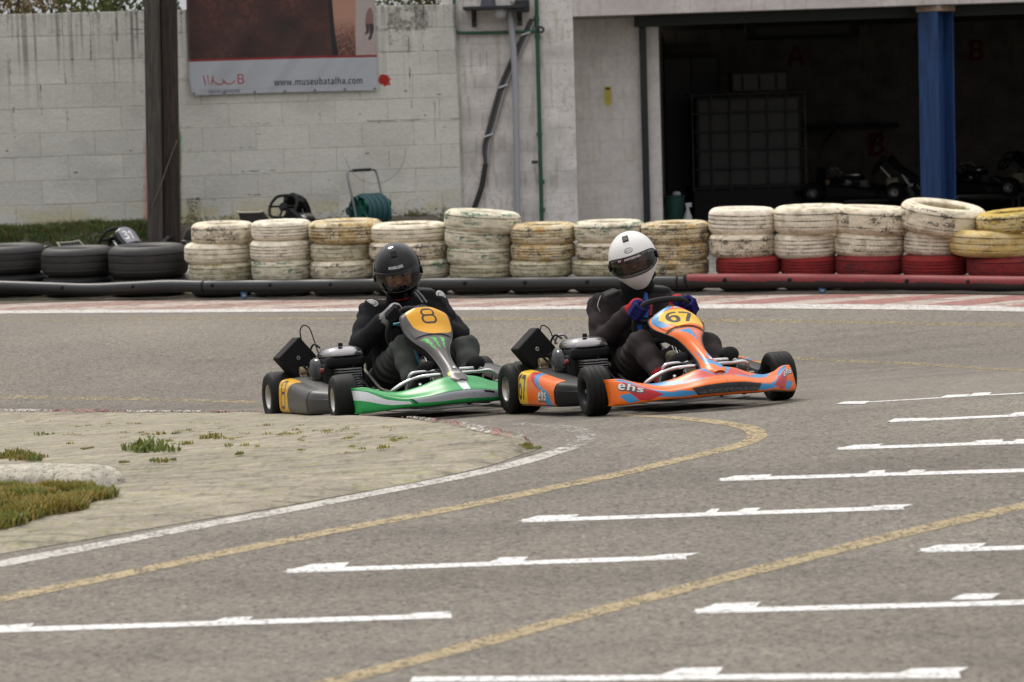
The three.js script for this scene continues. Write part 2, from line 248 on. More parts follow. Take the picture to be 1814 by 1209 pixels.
{
  const r = rng(77), geos = [tuft(1, 40, 0.035, 0.05), tuft(2, 50, 0.05, 0.07), tuft(3, 30, 0.025, 0.06)];
  const spots = [[268, 795, 2.0], [150, 793, 0.6], [120, 773, 0.9], [90, 747, 0.7], [190, 757, 0.6], [240, 752, 0.6], [70, 772, 1], [215, 767, 0.8], [250, 770, 0.8], [297, 769, 0.9], [330, 766, 0.6], [375, 774, 0.8], [360, 765, 0.6], [440, 768, 0.6], [470, 757, 0.7], [520, 757, 0.6], [560, 762, 0.6], [600, 768, 0.5], [160, 831, 0.9], [278, 814, 0.6], [300, 811, 0.4], [218, 817, 0.4], [640, 770, 0.5], [700, 775, 0.4], [930, 787, 0.5], [945, 790, 0.5], [420, 802, 0.4], [60, 808, 0.8], [50, 812, 0.9], [20, 806, 1.1], [5, 808, 1.2], [35, 810, 1.0], [230, 744, 0.5], [100, 760, 0.5], [400, 760, 0.5]];
  const gm = new THREE.InstancedMesh(mergeGeometries([geos[0]]), greens[1], 700); gm.name = 'weed_tufts'; const M = new THREE.Matrix4(), c = new THREE.Color(); let k = 0;
  const put = (px, py, s, col) => { if (k >= 700) return; const q = ground(px, py, 0.046); M.makeRotationY(r() * 6).scale(V(s, s * (0.7 + 0.6 * r()), s)).setPosition(q.x, q.y - 0.01, q.z); gm.setMatrixAt(k, M); gm.setColorAt(k, c.setRGB(...col)); k++; };
  for (const [x, y, s] of spots) for (let i = 0; i < 5; i++) put(x + (r() - 0.5) * 46 * s, y + (r() - 0.5) * 4, s * (0.4 + 0.5 * r()), r() < 0.5 ? [0.8, 1, 0.8] : [1.25, 1.05, 0.8]);
  for (let i = 0; i < 900; i++) { const u = r(), x = u * 720, y = mix(746 + 0.014 * x, 800, r() * r()); if (fbm(x / 60, y / 5, 98, 2) < 0.52) continue; put(x, y, 0.26 + 0.3 * r() * r(), r() < 0.7 ? [1.7, 1.45, 1.1] : [1.2, 1.2, 0.8]); }
  gm.count = k; stuff(gm); tag(gm, 'scattered small yellow green weed tufts growing on the sandy island', 'weeds'); scene.add(gm);
}
{ // grass patch below the kerbstone
  const poly = [[-60, 858], [0, 856], [60, 853], [130, 849], [180, 862], [188, 868], [140, 886], [100, 897], [40, 910], [0, 922], [-60, 935]].map(([x, y]) => ground(x, y, 0.045)), inside = (x, z) => { let c = false; for (let i = 0, j = poly.length - 1; i < poly.length; j = i++) { const a = poly[i], b = poly[j]; if ((a.z > z) !== (b.z > z) && x < (b.x - a.x) * (z - a.z) / (b.z - a.z) + a.x) c = !c; } return c; };
  const x0 = Math.min(...poly.map((q) => q.x)), x1 = Math.max(...poly.map((q) => q.x)), z0 = Math.min(...poly.map((q) => q.z)), z1 = Math.max(...poly.map((q) => q.z)), r = rng(5);
  const n = 3600, gm = new THREE.InstancedMesh(tuft(9, 26, 0.026, 0.04), blade(0.25, 0.225, 0.065), n), M = new THREE.Matrix4(), c = new THREE.Color(); let k = 0;
  for (let i = 0; i < 30000 && k < n; i++) { const x = mix(x0, x1, r()), z = mix(z0, z1, r()), nz = (fbm(x * 6, z * 6, 66, 2) - 0.5); if (!inside(x + nz * 0.12, z + nz * 0.16)) continue; const bare = fbm(x * 9, z * 9, 67, 2); if (bare < 0.36) continue; const s = 0.45 + 0.9 * r() * bare * 1.6; M.makeRotationY(r() * 6).scale(V(s, s * (0.5 + 1.0 * r()), s)).setPosition(x, land(x, z) + 0.014, z); gm.setMatrixAt(k, M); const t = sstep(0.3, 0.7, fbm(x * 4, z * 8, 88, 3)); c.setRGB(mix(0.75, 1.15, t) * (0.85 + 0.3 * r()), mix(0.95, 1.02, t), mix(0.5, 0.7, t)); if (r() < 0.14) c.setRGB(1.7, 1.35, 1.2); gm.setColorAt(k, c); k++; }
  gm.count = k; gm.name = 'grass_patch'; stuff(gm); tag(gm, 'patch of short dry grass in front of the buried kerbstone', 'grass'); scene.add(gm);
}
{ // rounded concrete kerbstones half buried in sand
  const cm = mat(lin(0.52, 0.475, 0.41), 0.92, 0, { map: pix(256, 256, (x, y) => { const v = 0.86 + 0.22 * (vnoise(x / 10, y / 10, 351, 25, 25) - 0.5) + 0.12 * (h2(x, y, 352) - 0.5) - 0.3 * sstep(0.75, 0.85, vnoise(x / 4, y / 4, 353, 64, 64)); return [v, v, v * 0.97]; }) });
  const stone = (pts, w, h, label) => {
    const c = new THREE.CatmullRomCurve3(pts.map(([x, y]) => ground(x, y, 0.02))), L = c.getLength();
    const g = grid(40, 10, (u, v) => { const q = c.getPointAt(clamp(u, 0.001, 0.999)), t = c.getTangentAt(clamp(u, 0.001, 0.999)), a = Math.PI * v, e = Math.min(1, Math.sqrt(Math.max(0, (1 - u) * L / (h * 1.3)))), s = V(t.z, 0, -t.x).normalize(), nn = 1 + 0.06 * (vnoise(u * 14, v * 5, 361) - 0.5); return q.clone().addScaledVector(s, Math.cos(a) * w * (0.45 + 0.55 * e) * nn).add(V(0, Math.pow(Math.sin(a), 0.7) * h * e * nn - 0.01, 0)); }, (u, v) => [u * L / 0.5, v * 0.6]);
    cm.side = THREE.DoubleSide; return single('kerbstone', g, cm, label, 'kerbstone');
  };
  stone([[-120, 858], [0, 856], [80, 854], [140, 855], [185, 861]], 0.15, 0.085, 'long rounded concrete kerbstone half buried behind the grass patch');
  stone([[-90, 800], [-40, 799], [10, 798], [42, 797]], 0.05, 0.02, 'flat pale stone slab showing at the left edge of the sand');
}
// ---------- upright planes to build walls on ----------
function upright(P0, P1) {
  const o = V(P0.x, 0, P0.z), dir = V(P1.x - P0.x, 0, P1.z - P0.z), L = dir.length(); dir.normalize(); const n = V(-dir.z, 0, dir.x);
  return { o, dir, n, L, turn: Math.atan2(-dir.z, dir.x),
    on(px, py) { const r = ray(px, py), t = o.clone().sub(camera.position).dot(n) / r.dot(n), q = camera.position.clone().addScaledVector(r, t); return { s: q.clone().sub(o).dot(dir), y: q.y, q }; },
    pt(s, y, out = 0) { return o.clone().addScaledVector(dir, s).addScaledVector(n, out).add(V(0, y, 0)); } };
}
function blockGeo(s0, s1, y0, y1, out, bev, back, UW, UH) {   // one wall block: face, chamfers and sides, uv in wall metres
  const c = [[s0, y0], [s1, y0], [s1, y1], [s0, y1]], f = [[s0 + bev, y0 + bev], [s1 - bev, y0 + bev], [s1 - bev, y1 - bev], [s0 + bev, y1 - bev]], p = [], uv = [], ix = [];
  const quad = (a) => { const k = p.length / 3; for (const [x, y, z] of a) { p.push(x, y, z); uv.push(x / UW, y / UH); } ix.push(k, k + 1, k + 2, k, k + 2, k + 3); };
  quad(f.map(([x, y]) => [x, y, out]));
  for (let i = 0; i < 4; i++) { const j = (i + 1) % 4; quad([[...c[i], out - bev], [...c[j], out - bev], [...f[j], out], [...f[i], out]]); quad([[...c[i], back], [...c[j], back], [...c[j], out - bev], [...c[i], out - bev]]); }
  const g = new THREE.BufferGeometry(); g.setAttribute('position', new THREE.Float32BufferAttribute(p, 3)); g.setAttribute('uv', new THREE.Float32BufferAttribute(uv, 2)); g.setIndex(ix); g.computeVertexNormals(); return g;
}
const wallA = at(-70, 300, 26.45), wallB = at(815, 300, 27.4), wall = upright(wallA.clone().add(wallA.clone().sub(wallB).multiplyScalar(0.45)), wallB);
const SX = (px) => wall.on(px, 220).s;
const wallTop = wall.on(100, 21).y, wallBase = wall.on(100, 405).y, pitch9 = (wallTop - wallBase) / 9, WE = wall.on(813, 220).s;
const bankTop = wallBase;

// ---------- bank and yard behind the barrier ----------
const bankH = (x, z) => { const left = sstep(-0.2, -0.8, x), a = sstep(-25.35, -26.35, z + 0.12 * (x + 3)), b = sstep(-23.6, -25.2, z); return 0.006 + mix(b * 0.1, a * (bankTop - 0.01), left) + 0.03 * (fbm(x * 2, z * 2, 500, 3) - 0.5) * left * a; };
{
  const nu = 120, nv = 110, g = grid(nu, nv, (u, v) => { const x = mix(-11, 13, u), z = mix(-22.9, -42, Math.pow(v, 1.6)); return V(x, bankH(x, z), z); }, (u, v, q) => [q.x / 2.7, q.z / 2.7]);
  const col = [], a = g.attributes.position; for (let i = 0; i < a.count; i++) { const x = a.getX(i), z = a.getZ(i), n = fbm(x * 2.5, z * 2.5, 510, 4), t = sstep(0.35, 0.65, n), l = sstep(0.6, -0.2, x); col.push(mix(0.22, mix(0.10, 0.16, t), l), mix(0.21, mix(0.10, 0.13, t), l), mix(0.19, mix(0.05, 0.09, t), l)); }
  g.setAttribute('color', new THREE.Float32BufferAttribute(col, 3));
  struct('yard_ground', g, mat(0xffffff, 0.95, 0, { vertexColors: true, side: THREE.DoubleSide, map: pix(256, 256, (x, y) => { const v = 0.8 + 0.35 * (vnoise(x / 6, y / 6, 520, 42, 42) - 0.5) + 0.2 * (h2(x, y, 521) - 0.5); return [v, v, v]; }) }));
  const r = rng(15), n = 2600, gm = new THREE.InstancedMesh(tuft(19, 22, 0.07, 0.05), blade(0.085, 0.12, 0.03), n), M = new THREE.Matrix4(), c = new THREE.Color(); let k = 0;
  for (let i = 0; i < 40000 && k < n; i++) {
    const s = r() * WE, out = Math.pow(r(), 1.6) * 0.95, q = wall.pt(s, 0, out + 0.02), px = (s - SX(-70)) / (WE - SX(-70)); const dens = px < 0.4 ? 1 : 0.025 * (out < 0.15 ? 1 : 0); if (r() > dens * (0.35 + fbm(q.x * 3, q.z * 3, 530, 2))) continue;
    const z = 0.5 + 0.75 * r(); M.makeRotationY(r() * 6).scale(V(z, z * (0.6 + 0.7 * r()), z)).setPosition(q.x, bankH(q.x, q.z) - 0.01, q.z); gm.setMatrixAt(k, M); c.setRGB(0.7 + 0.9 * r(), 0.8 + 0.5 * r(), 0.8); gm.setColorAt(k, c); k++;
  }
  gm.count = k; gm.name = 'bank_grass'; stuff(gm); tag(gm, 'dark green grass and moss along the foot of the white block wall', 'grass'); scene.add(gm);
}

// ---------- white block wall ----------
{
  const UW = 8.4, UH = 3.6, W = 2048, H = 1024, toX = (s) => s / UW * W, toY = (y) => H - y / UH * H;
  const stain = tex(W, H, (c) => {
    c.fillStyle = '#cfcdc5'; c.fillRect(0, 0, W, H);
    const r = rng(99);
    const blot = (n, f, a0, a1, w, h) => { for (let i = 0; i < n; i++) { c.fillStyle = f(r()); c.globalAlpha = mix(a0, a1, r()); const x = r() * W, y = r() * H; c.save(); c.translate(x, y); c.scale(w * (0.3 + r()), h * (0.3 + r())); c.beginPath(); for (let k = 0; k <= 14; k++) { const a = k / 14 * 6.283, d = 0.6 + 0.4 * vnoise(k % 14 * 0.9, i, 3); c.lineTo(Math.cos(a) * d, Math.sin(a) * d); } c.fill(); c.restore(); } c.globalAlpha = 1; };
    blot(420, (t) => t < 0.5 ? '#e4e2dd' : '#b9b5ac', 0.03, 0.12, 70, 30);
    blot(900, (t) => t < 0.6 ? '#aaa69a' : '#dcdad4', 0.05, 0.2, 9, 6);
    const yTop = toY(wallTop), yBase = toY(wallBase), row = (yBase - yTop) / 9;
    // runs of dirt from the wall head
    for (let i = 0; i < 460; i++) { const x = r() * W, l = row * (0.3 + 4.2 * r() * r() * r()), w = 1 + r() * 7; c.globalAlpha = 0.06 + 0.3 * r() * r(); c.fillStyle = r() < 0.7 ? '#4b483f' : '#6b6247'; c.beginPath(); let xx = x; c.moveTo(xx, yTop - 4); for (let y = 0; y <= l; y += 6) c.lineTo(xx + w * (0.5 + 0.5 * vnoise(y * 0.06, i, 5)) * (1 - y / l * 0.5), yTop - 4 + y); for (let y = l; y >= 0; y -= 6) c.lineTo(xx, yTop - 4 + y); c.fill(); }
    // black mould on the head courses, heaviest right of the banner
    const mould = (x0, x1, y0, y1, n, a, col = '#33332a') => { for (let i = 0; i < n; i++) { const x = mix(x0, x1, r()), y = mix(y0, y1, r()), f = fbm(x * 0.03, y * 0.03, 61, 3); if (f < 0.47) continue; c.globalAlpha = a * (0.3 + r()); c.fillStyle = col; const s = 0.8 + r() * r() * 4; c.beginPath(); c.ellipse(x, y, s, s * (0.6 + r()), r() * 3, 0, 6.3); c.fill(); } };
    mould(0, W, yTop, yTop + row * 1.0, 2600, 0.12); mould(toX(SX(662)), toX(SX(765)), yTop, yTop + row * 1.1, 2600, 0.12); mould(toX(SX(685)), toX(SX(730)), yTop + row, yTop + row * 2.0, 240, 0.14); mould(toX(SX(245)), toX(SX(335)), yTop, yTop + row * 3.5, 500, 0.14);
    // algae and splashed soil at the foot
    mould(0, W, yBase - row * 0.5, yBase + 10, 900, 0.10, '#5d5a33'); mould(toX(SX(330)), W, yBase - row * 0.9, yBase + 6, 1500, 0.13, '#8f7f45'); mould(toX(SX(300)), W, yBase - row * 0.28, yBase + 10, 1500, 0.3, '#3c4022'); mould(toX(SX(325)), toX(SX(350)), yBase - row * 1.1, yBase, 300, 0.3, '#3f4425');
    { const im = c.getImageData(0, 0, W, H), d = im.data; for (let y = 0; y < H; y++) for (let x = 0; x < W; x++) { const o = (y * W + x) * 4, a = fbm(x / 150, y / 90, 411, 3), b = vnoise(x / 5, y / 5, 415), st = vnoise(x / 7, y / 260, 416) * 0.6 + vnoise(x / 19, y / 400, 417) * 0.4, up = sstep(yTop + row * 4.5, yTop, y), low = sstep(yBase - row * 1.3, yBase, y) * sstep(0.35, 0.6, fbm(x / 60, y / 40, 418, 2)); const k = 1 - 0.05 * sstep(0.48, 0.75, a) - 0.05 * (b - 0.5) - 0.42 * sstep(0.60, 0.85, st) * up * (0.4 + 0.6 * a); d[o] *= k * (1 - 0.03 * low); d[o + 1] *= k * (1 - 0.06 * low); d[o + 2] *= k * (1 - 0.2 * low); } c.putImageData(im, 0, 0); }
    // open joints: mortar gone, dirt in them
    const joint = (px, py, w, h, a = 0.7) => { const q = wall.on(px, py); c.globalAlpha = a; c.fillStyle = '#2f2d28'; const x = toX(q.s), y = toY(q.y); for (let i = 0; i < 1; i += 0.02) { const k = sstep(0.25, 0.7, vnoise(i * 9, px, 7)); c.globalAlpha = a * (0.25 + 0.75 * k); c.fillRect(x + i * w + 2 * (vnoise(i * 20, py, 8) - 0.5), y + i * h + 2 * (vnoise(i * 20, py, 9) - 0.5), w ? w * 0.022 : 1 + 2.6 * k, h ? h * 0.022 : 0.8 + 2.6 * k); } };
    for (const [x, y, w, h] of [[204, 20, 0, 90], [203, 22, 0, 90], [158, 72, 0, 60], [205, 52, 120, 0], [15, 104, 0, 84], [69, 146, 0, 80], [70, 150, 0, 90], [22, 190, 0, 90], [118, 195, 0, 60], [22, 231, 70, 0], [114, 130, 0, 30], [256, 55, 0, 70], [318, 139, 30, 0], [320, 181, 30, 0], [320, 225, 28, 0], [322, 265, 24, 0], [430, 219, 70, 0], [425, 261, 30, 0], [428, 303, 90, 0], [432, 345, 60, 0], [650, 214, 360, 0], [675, 92, 150, 0], [722, 60, 0, 160], [747, 55, 0, 60], [728, 178, 0, 90], [768, 180, 0, 420], [500, 303, 26, 5], [565, 190, 0, 40], [648, 213, 50, 4]]) joint(x, y, w, h, 0.2 + 0.35 * r());
    for (let i = 0; i < 60; i++) { c.globalAlpha = 0.5; c.fillStyle = '#34322c'; c.fillRect(r() * W, yTop + r() * (yBase - yTop), 2 + r() * 9, 1.5 + r() * 4); }
    // sprayed paint: red and green beside the pole, a red splash by the banner
    const spray = (px0, px1, py0, py1, col, n, a) => { for (let i = 0; i < n; i++) { const t = r(), q = wall.on(mix(px0, px1, clamp(0.5 + 0.5 * (r() + r() - 1))), mix(py0, py1, t)); c.globalAlpha = a * sstep(0, 0.35, t); c.fillStyle = col; c.beginPath(); c.ellipse(toX(q.s), toY(q.y), 2 + 3 * r(), 6 + 9 * r(), 0, 0, 6.3); c.fill(); } };
    spray(252, 266, 225, 395, '#a8434a', 420, 0.03); spray(313, 321, 205, 400, '#3c6b2c', 600, 0.06); spray(322, 375, 250, 345, '#9fd0a4', 260, 0.012);
    const sp = wall.on(680, 142); for (let i = 0; i < 80; i++) { const d = 15 * Math.sqrt(r()), a = r() * 6.28; c.globalAlpha = 0.6; c.fillStyle = '#a3211c'; c.fillRect(toX(sp.s) + Math.cos(a) * d * 0.9 - 3, toY(sp.y) + Math.sin(a) * d - 3, 3 + r() * 7, 3 + r() * 7); }
    c.globalAlpha = 0.5; c.strokeStyle = '#6f6a5e'; c.lineWidth = 2; c.beginPath(); for (let k = 0; k <= 30; k++) { const a = 0.2 + k / 30 * 2.9, q = wall.on(664 + 54 * Math.cos(a - 0.2), 265 + 60 * Math.sin(a - 0.2)); c.lineTo(toX(q.s), toY(q.y)); } c.stroke(); c.globalAlpha = 1;
  });
  const relief = pix(512, 512, (x, y) => { const v = 0.5 * vnoise(x / 7, y / 7, 81, 73, 73) + 0.3 * vnoise(x / 26, y / 26, 82, 19, 19) + 0.2 * h2(x, y, 83); return [v, v, v]; }, false); relief.repeat.set(6, 3);
  const wm = mat(lin(0.98, 0.975, 0.97), 0.88, 0, { map: stain, bumpMap: relief, bumpScale: 0.004, side: THREE.DoubleSide });
  const tones = [1, 0.965, 1.02, 0.94, 1.0].map((k) => { const m = wm.clone(); m.color.multiplyScalar(k); return m; });
  const g = thing('block_wall', 'long weathered wall of white painted concrete blocks behind the barrier', 'wall', wall.o); g.rotation.y = wall.turn;
  const core = new THREE.BoxGeometry(WE, wallTop - 0.01, 0.18); core.translate(WE / 2, (wallTop - 0.01) / 2, -0.0945); { const a = core.attributes.position, u = core.attributes.uv; for (let i = 0; i < a.count; i++) u.setXY(i, a.getX(i) / UW, a.getY(i) / UH); }
  part(g, 'mortar_core', core, wm);
  const r = rng(7), bl = SX(166) - SX(69);
  for (let k = 0; k < 9; k++) {
    const y0 = wallBase + (8 - k) * pitch9, y1 = y0 + pitch9, off = SX(k % 2 ? 69 : 118) - Math.floor(SX(118) / bl + 2) * bl;
    for (let s = off; s < WE; s += bl) { let a = Math.max(0, s), b = Math.min(WE, s + bl); if (b - a < 0.05) continue; const gap = r() < 0.16 ? 0.003 : 0.0007 + 0.0012 * r(); part(g, 'block', blockGeo(a + gap, b - gap, y0 + gap, y1 - gap - (k === 0 ? 0.02 * r() : 0), 0.001 + 0.003 * r(), 0.003, -0.05, UW, UH), tones[Math.floor(r() * 5)]); }
  }
}

// ---------- timber pole: two posts strapped together ----------
{
  const woodMap = (a, b, seed) => pix(128, 1024, (x, y) => { const n = vnoise(x / 3, y / 90, seed, 42, 11), m = vnoise(x / 9, y / 30, seed + 1, 14, 34), f = sstep(0.62, 0.75, vnoise(x / 2, y / 140, seed + 2, 64, 7)); const t = clamp(0.6 * n + 0.4 * m - 0.35 * f); return [mix(a[0], b[0], t), mix(a[1], b[1], t), mix(a[2], b[2], t)]; });
  const m1 = mat(0xffffff, 0.9, 0, { map: woodMap([0.20, 0.185, 0.17], [0.40, 0.375, 0.35], 601) }), m2 = mat(0xffffff, 0.9, 0, { map: woodMap([0.12, 0.10, 0.09], [0.31, 0.255, 0.225], 611) }), iron = mat(lin(0.05, 0.04, 0.035), 0.7, 0.4);
  const d = 26.0, foot = at(291, 425, d), g = thing('timber_pole', 'dark weathered timber pole standing in front of the white wall', 'pole', V(foot.x, bankH(foot.x, foot.z) - 0.05, foot.z)); g.rotation.z = -0.026;
  const post = (w) => { const q = rbox(w, 4, 0.15, 0.03, 3); q.translate(0, 2, 0); return q; };
  part(g, 'post', post(0.158), m1, [-0.08, 0, 0.06]); part(g, 'post', post(0.165), m2, [0.078, 0, 0.0]);
  for (const y of [1.33, 0.55, 2.4]) { part(g, 'strap', rbox(0.16, 0.05, 0.012, 0.004, 1), iron, [0.083, y, 0.06]); part(g, 'bolt', new THREE.CylinderGeometry(0.013, 0.013, 0.03, 8).rotateX(Math.PI / 2), iron, [0.083, y, 0.07]); }
  part(g, 'rope', tube([[0.155, 1.05, 0.07], [0.07, 0.83, 0.10], [-0.04, 0.52, 0.15], [-0.11, 0.36, 0.13]], 0.006), mat(lin(0.14, 0.11, 0.09), 0.9));
}

// ---------- banner on the wall ----------
{
  const a = wall.on(333, 100), b = wall.on(667, 100), W = b.s - a.s, yb = wall.on(500, 165).y, Ht = W * 0.9;
  const f = wall.on(500, 103).y - yb, fv = f / Ht;
  const art = tex(1536, 1382, (c, w, h) => {
    const bandY = h * (1 - fv), r = rng(21), S = w / W;   // S pixels a metre
    c.fillStyle = '#3a211b'; c.fillRect(0, 0, w, bandY);
    for (let i = 0; i < 9000; i++) { const x = r() * w, y = r() * bandY, top = sstep(bandY * 0.45, bandY * 0.86, y), n = fbm(x * 0.006, y * 0.006, 41, 4); c.globalAlpha = 0.25; const k = n * (1.4 - 0.6 * top); c.fillStyle = `rgb(${128 * k + 14},${62 * k + 10},${48 * k + 10})`; c.beginPath(); c.ellipse(x, y, 6 + 22 * r(), 4 + 12 * r(), r() * 3, 0, 6.3); c.fill(); }
    for (let i = 0; i < 6000; i++) { const x = r() * w, y = r() * bandY; c.globalAlpha = 0.3; c.fillStyle = r() < 0.5 ? '#21100e' : '#8c5040'; c.fillRect(x, y, 2 + 3 * r(), 2 + 3 * r()); }
    c.globalAlpha = 1;   // pale dusty ground and a bare leg and hand at the right
    c.fillStyle = '#b9aaa2'; c.beginPath(); c.moveTo(w * 0.89, 0); c.lineTo(w, 0); c.lineTo(w, bandY); c.lineTo(w * 0.878, bandY); c.lineTo(w * 0.885, bandY * 0.8); c.fill();
    for (let i = 0; i < 2500; i++) { const t = Math.sqrt(r()); c.globalAlpha = 0.3 * t; c.fillStyle = r() < 0.6 ? '#7e4d44' : '#d8cdc6'; c.fillRect(w * (0.88 + 0.12 * r()), bandY * (0.6 + 0.4 * t), 3, 3); }
    c.globalAlpha = 1; c.fillStyle = '#b98a72'; c.beginPath(); c.moveTo(w * 0.76, 0); c.lineTo(w * 0.895, 0); c.quadraticCurveTo(w * 0.9, bandY * 0.8, w * 0.88, bandY); c.lineTo(w * 0.795, bandY); c.quadraticCurveTo(w * 0.765, bandY * 0.8, w * 0.755, 0); c.fill();
    for (let i = 0; i < 2600; i++) { const y = bandY * (0.5 + 0.5 * r()), t = sstep(bandY * 0.7, bandY, y); c.globalAlpha = 0.3 * t; c.fillStyle = '#4b2a24'; c.beginPath(); c.ellipse(w * (0.775 + 0.11 * r()), y, 6, 9, 0, 0, 6.3); c.fill(); }
    c.globalAlpha = 1; c.fillStyle = '#101318'; c.beginPath(); c.moveTo(w * 0.747, 0); c.lineTo(w * 0.763, 0); c.quadraticCurveTo(w * 0.765, bandY * 0.8, w * 0.795, bandY); c.lineTo(w * 0.765, bandY); c.quadraticCurveTo(w * 0.745, bandY * 0.85, w * 0.747, 0); c.fill();
    c.fillStyle = '#8d6a60'; c.beginPath(); c.ellipse(w * 0.965, bandY * 0.74, w * 0.022, h * 0.075, 0.1, 0, 6.3); c.fill();
    c.strokeStyle = '#3c3237'; c.lineCap = 'round'; c.lineWidth = w * 0.013; for (const [x0, x1, y1] of [[0.952, 0.945, 0.835], [0.968, 0.968, 0.868], [0.98, 0.962, 0.875]]) { c.beginPath(); c.moveTo(w * x0, bandY * 0.77); c.quadraticCurveTo(w * (x0 + 0.008), bandY * 0.81, w * x1, bandY * y1); c.stroke(); }
    c.fillStyle = '#b9babd'; c.fillRect(0, bandY, w, h); c.fillStyle = '#8e1c1c'; c.fillRect(0, bandY - 6, w, 18);
    c.fillStyle = '#2b2b30'; c.font = 'bold 62px sans-serif'; c.textBaseline = 'alphabetic'; c.save(); c.translate(w * 0.445, h - 0.036 * S * 2.0); c.scale(w * 0.475 / c.measureText('www.museubatalha.com').width, 1.25); c.fillText('www.museubatalha.com', 0, 0); c.restore();
    c.strokeStyle = '#a8272f'; c.lineWidth = 9; c.lineCap = 'butt'; const bx = w * 0.075, by = bandY + (h - bandY) * 0.5, u = (h - bandY) * 0.22;    // the museum's letter mark
    for (const x of [0, 34]) { c.beginPath(); c.moveTo(bx + x - 4, by - u * 0.3); c.lineTo(bx + x + 4, by + u); c.stroke(); } c.beginPath(); c.moveTo(bx + 76, by - u * 0.2); c.lineTo(bx + 60, by + u); c.stroke();
    for (const x of [125, 205]) { c.beginPath(); c.arc(bx + x, by + u * 0.1, u * 0.86, 0.5, 2.9); c.stroke(); }
    c.font = `${u * 1.8}px sans-serif`; c.fillStyle = '#a8272f'; c.fillText('B', bx + 262, by + u);
    c.fillStyle = '#55555c'; c.font = `bold ${u * 0.62}px sans-serif`; c.fillText('MUSEU DA COMUNIDADE', bx + 20, by + u * 2.1, 270); c.fillText('CONCELHIA DA BATALHA', bx + 36, by + u * 2.9, 260);
    c.strokeStyle = '#8d8e93'; c.lineWidth = 2; c.strokeRect(10, -20, w - 20, h - 18);
  });
  const o = wall.pt(a.s, yb, 0.035), g = thing('banner', 'printed vinyl banner with brown picture and grey web address strip on the wall', 'banner', o); g.rotation.y = wall.turn + 0.0;
  const fold = (u, v) => { const low = sstep(0.55, 0.0, v); let z = 0.012 * fbm(u * 4, v * 4, 71, 3); for (const [k, ph, A] of [[9, 0.2, 0.007], [5.3, 1.3, 0.010], [15, 0.7, 0.003]]) z += A * low * Math.max(0, Math.sin((u * 2.2 - v * 1.5) * k + ph)) ** 2; return z; };
  part(g, 'vinyl_sheet', grid(120, 100, (u, v) => V(u * W + (v < 0.12 ? 0.02 * (0.12 - v) / 0.12 * (u < 0.1 ? 1 : 0) : 0), v * Ht + 0.006 * Math.sin(u * 3) * (1 - v), fold(u, v))), mat(lin(0.82, 0.84, 0.88), 0.5, 0, { map: art, side: THREE.DoubleSide }));
  for (let i = 0; i < 7; i++) part(g, 'eyelet', new THREE.TorusGeometry(0.009, 0.004, 6, 10), mat(lin(0.12, 0.12, 0.12), 0.5, 0.8), [0.04 + i * (W - 0.08) / 6, 0.02, 0.03]);
}

// ---------- garage building ----------
const FLOOR = 0.115;
const front = upright(at(815, 220, 27.45), at(1814, 220, 27.05)), lintelY = front.on(1170, 24).y, B1 = front.on(1020, 220).s, BR = front.L + 2.2, fx = (px) => front.on(px, 200).s;
const plaster = (c, seed, k = 1) => mat(c, 0.9, 0, { side: THREE.DoubleSide, map: pix(512, 512, (x, y) => { const a = vnoise(x / 60, y / 40, seed, 9, 13), b = vnoise(x / 9, y / 9, seed + 1, 57, 57), d = sstep(0.7, 0.85, vnoise(x / 8, y / 50, seed + 2, 64, 10)), e = sstep(0.74, 0.8, vnoise(x / 5, y / 5, seed + 3, 102, 102)) * sstep(0.5, 0.7, a); const v = 0.9 + 0.12 * (a - 0.5) * k + 0.06 * (b - 0.5) - 0.05 * d * k - 0.06 * e * k; return [v, v * (1 - 0.012 * d), v * (1 - 0.03 * d)]; }) });
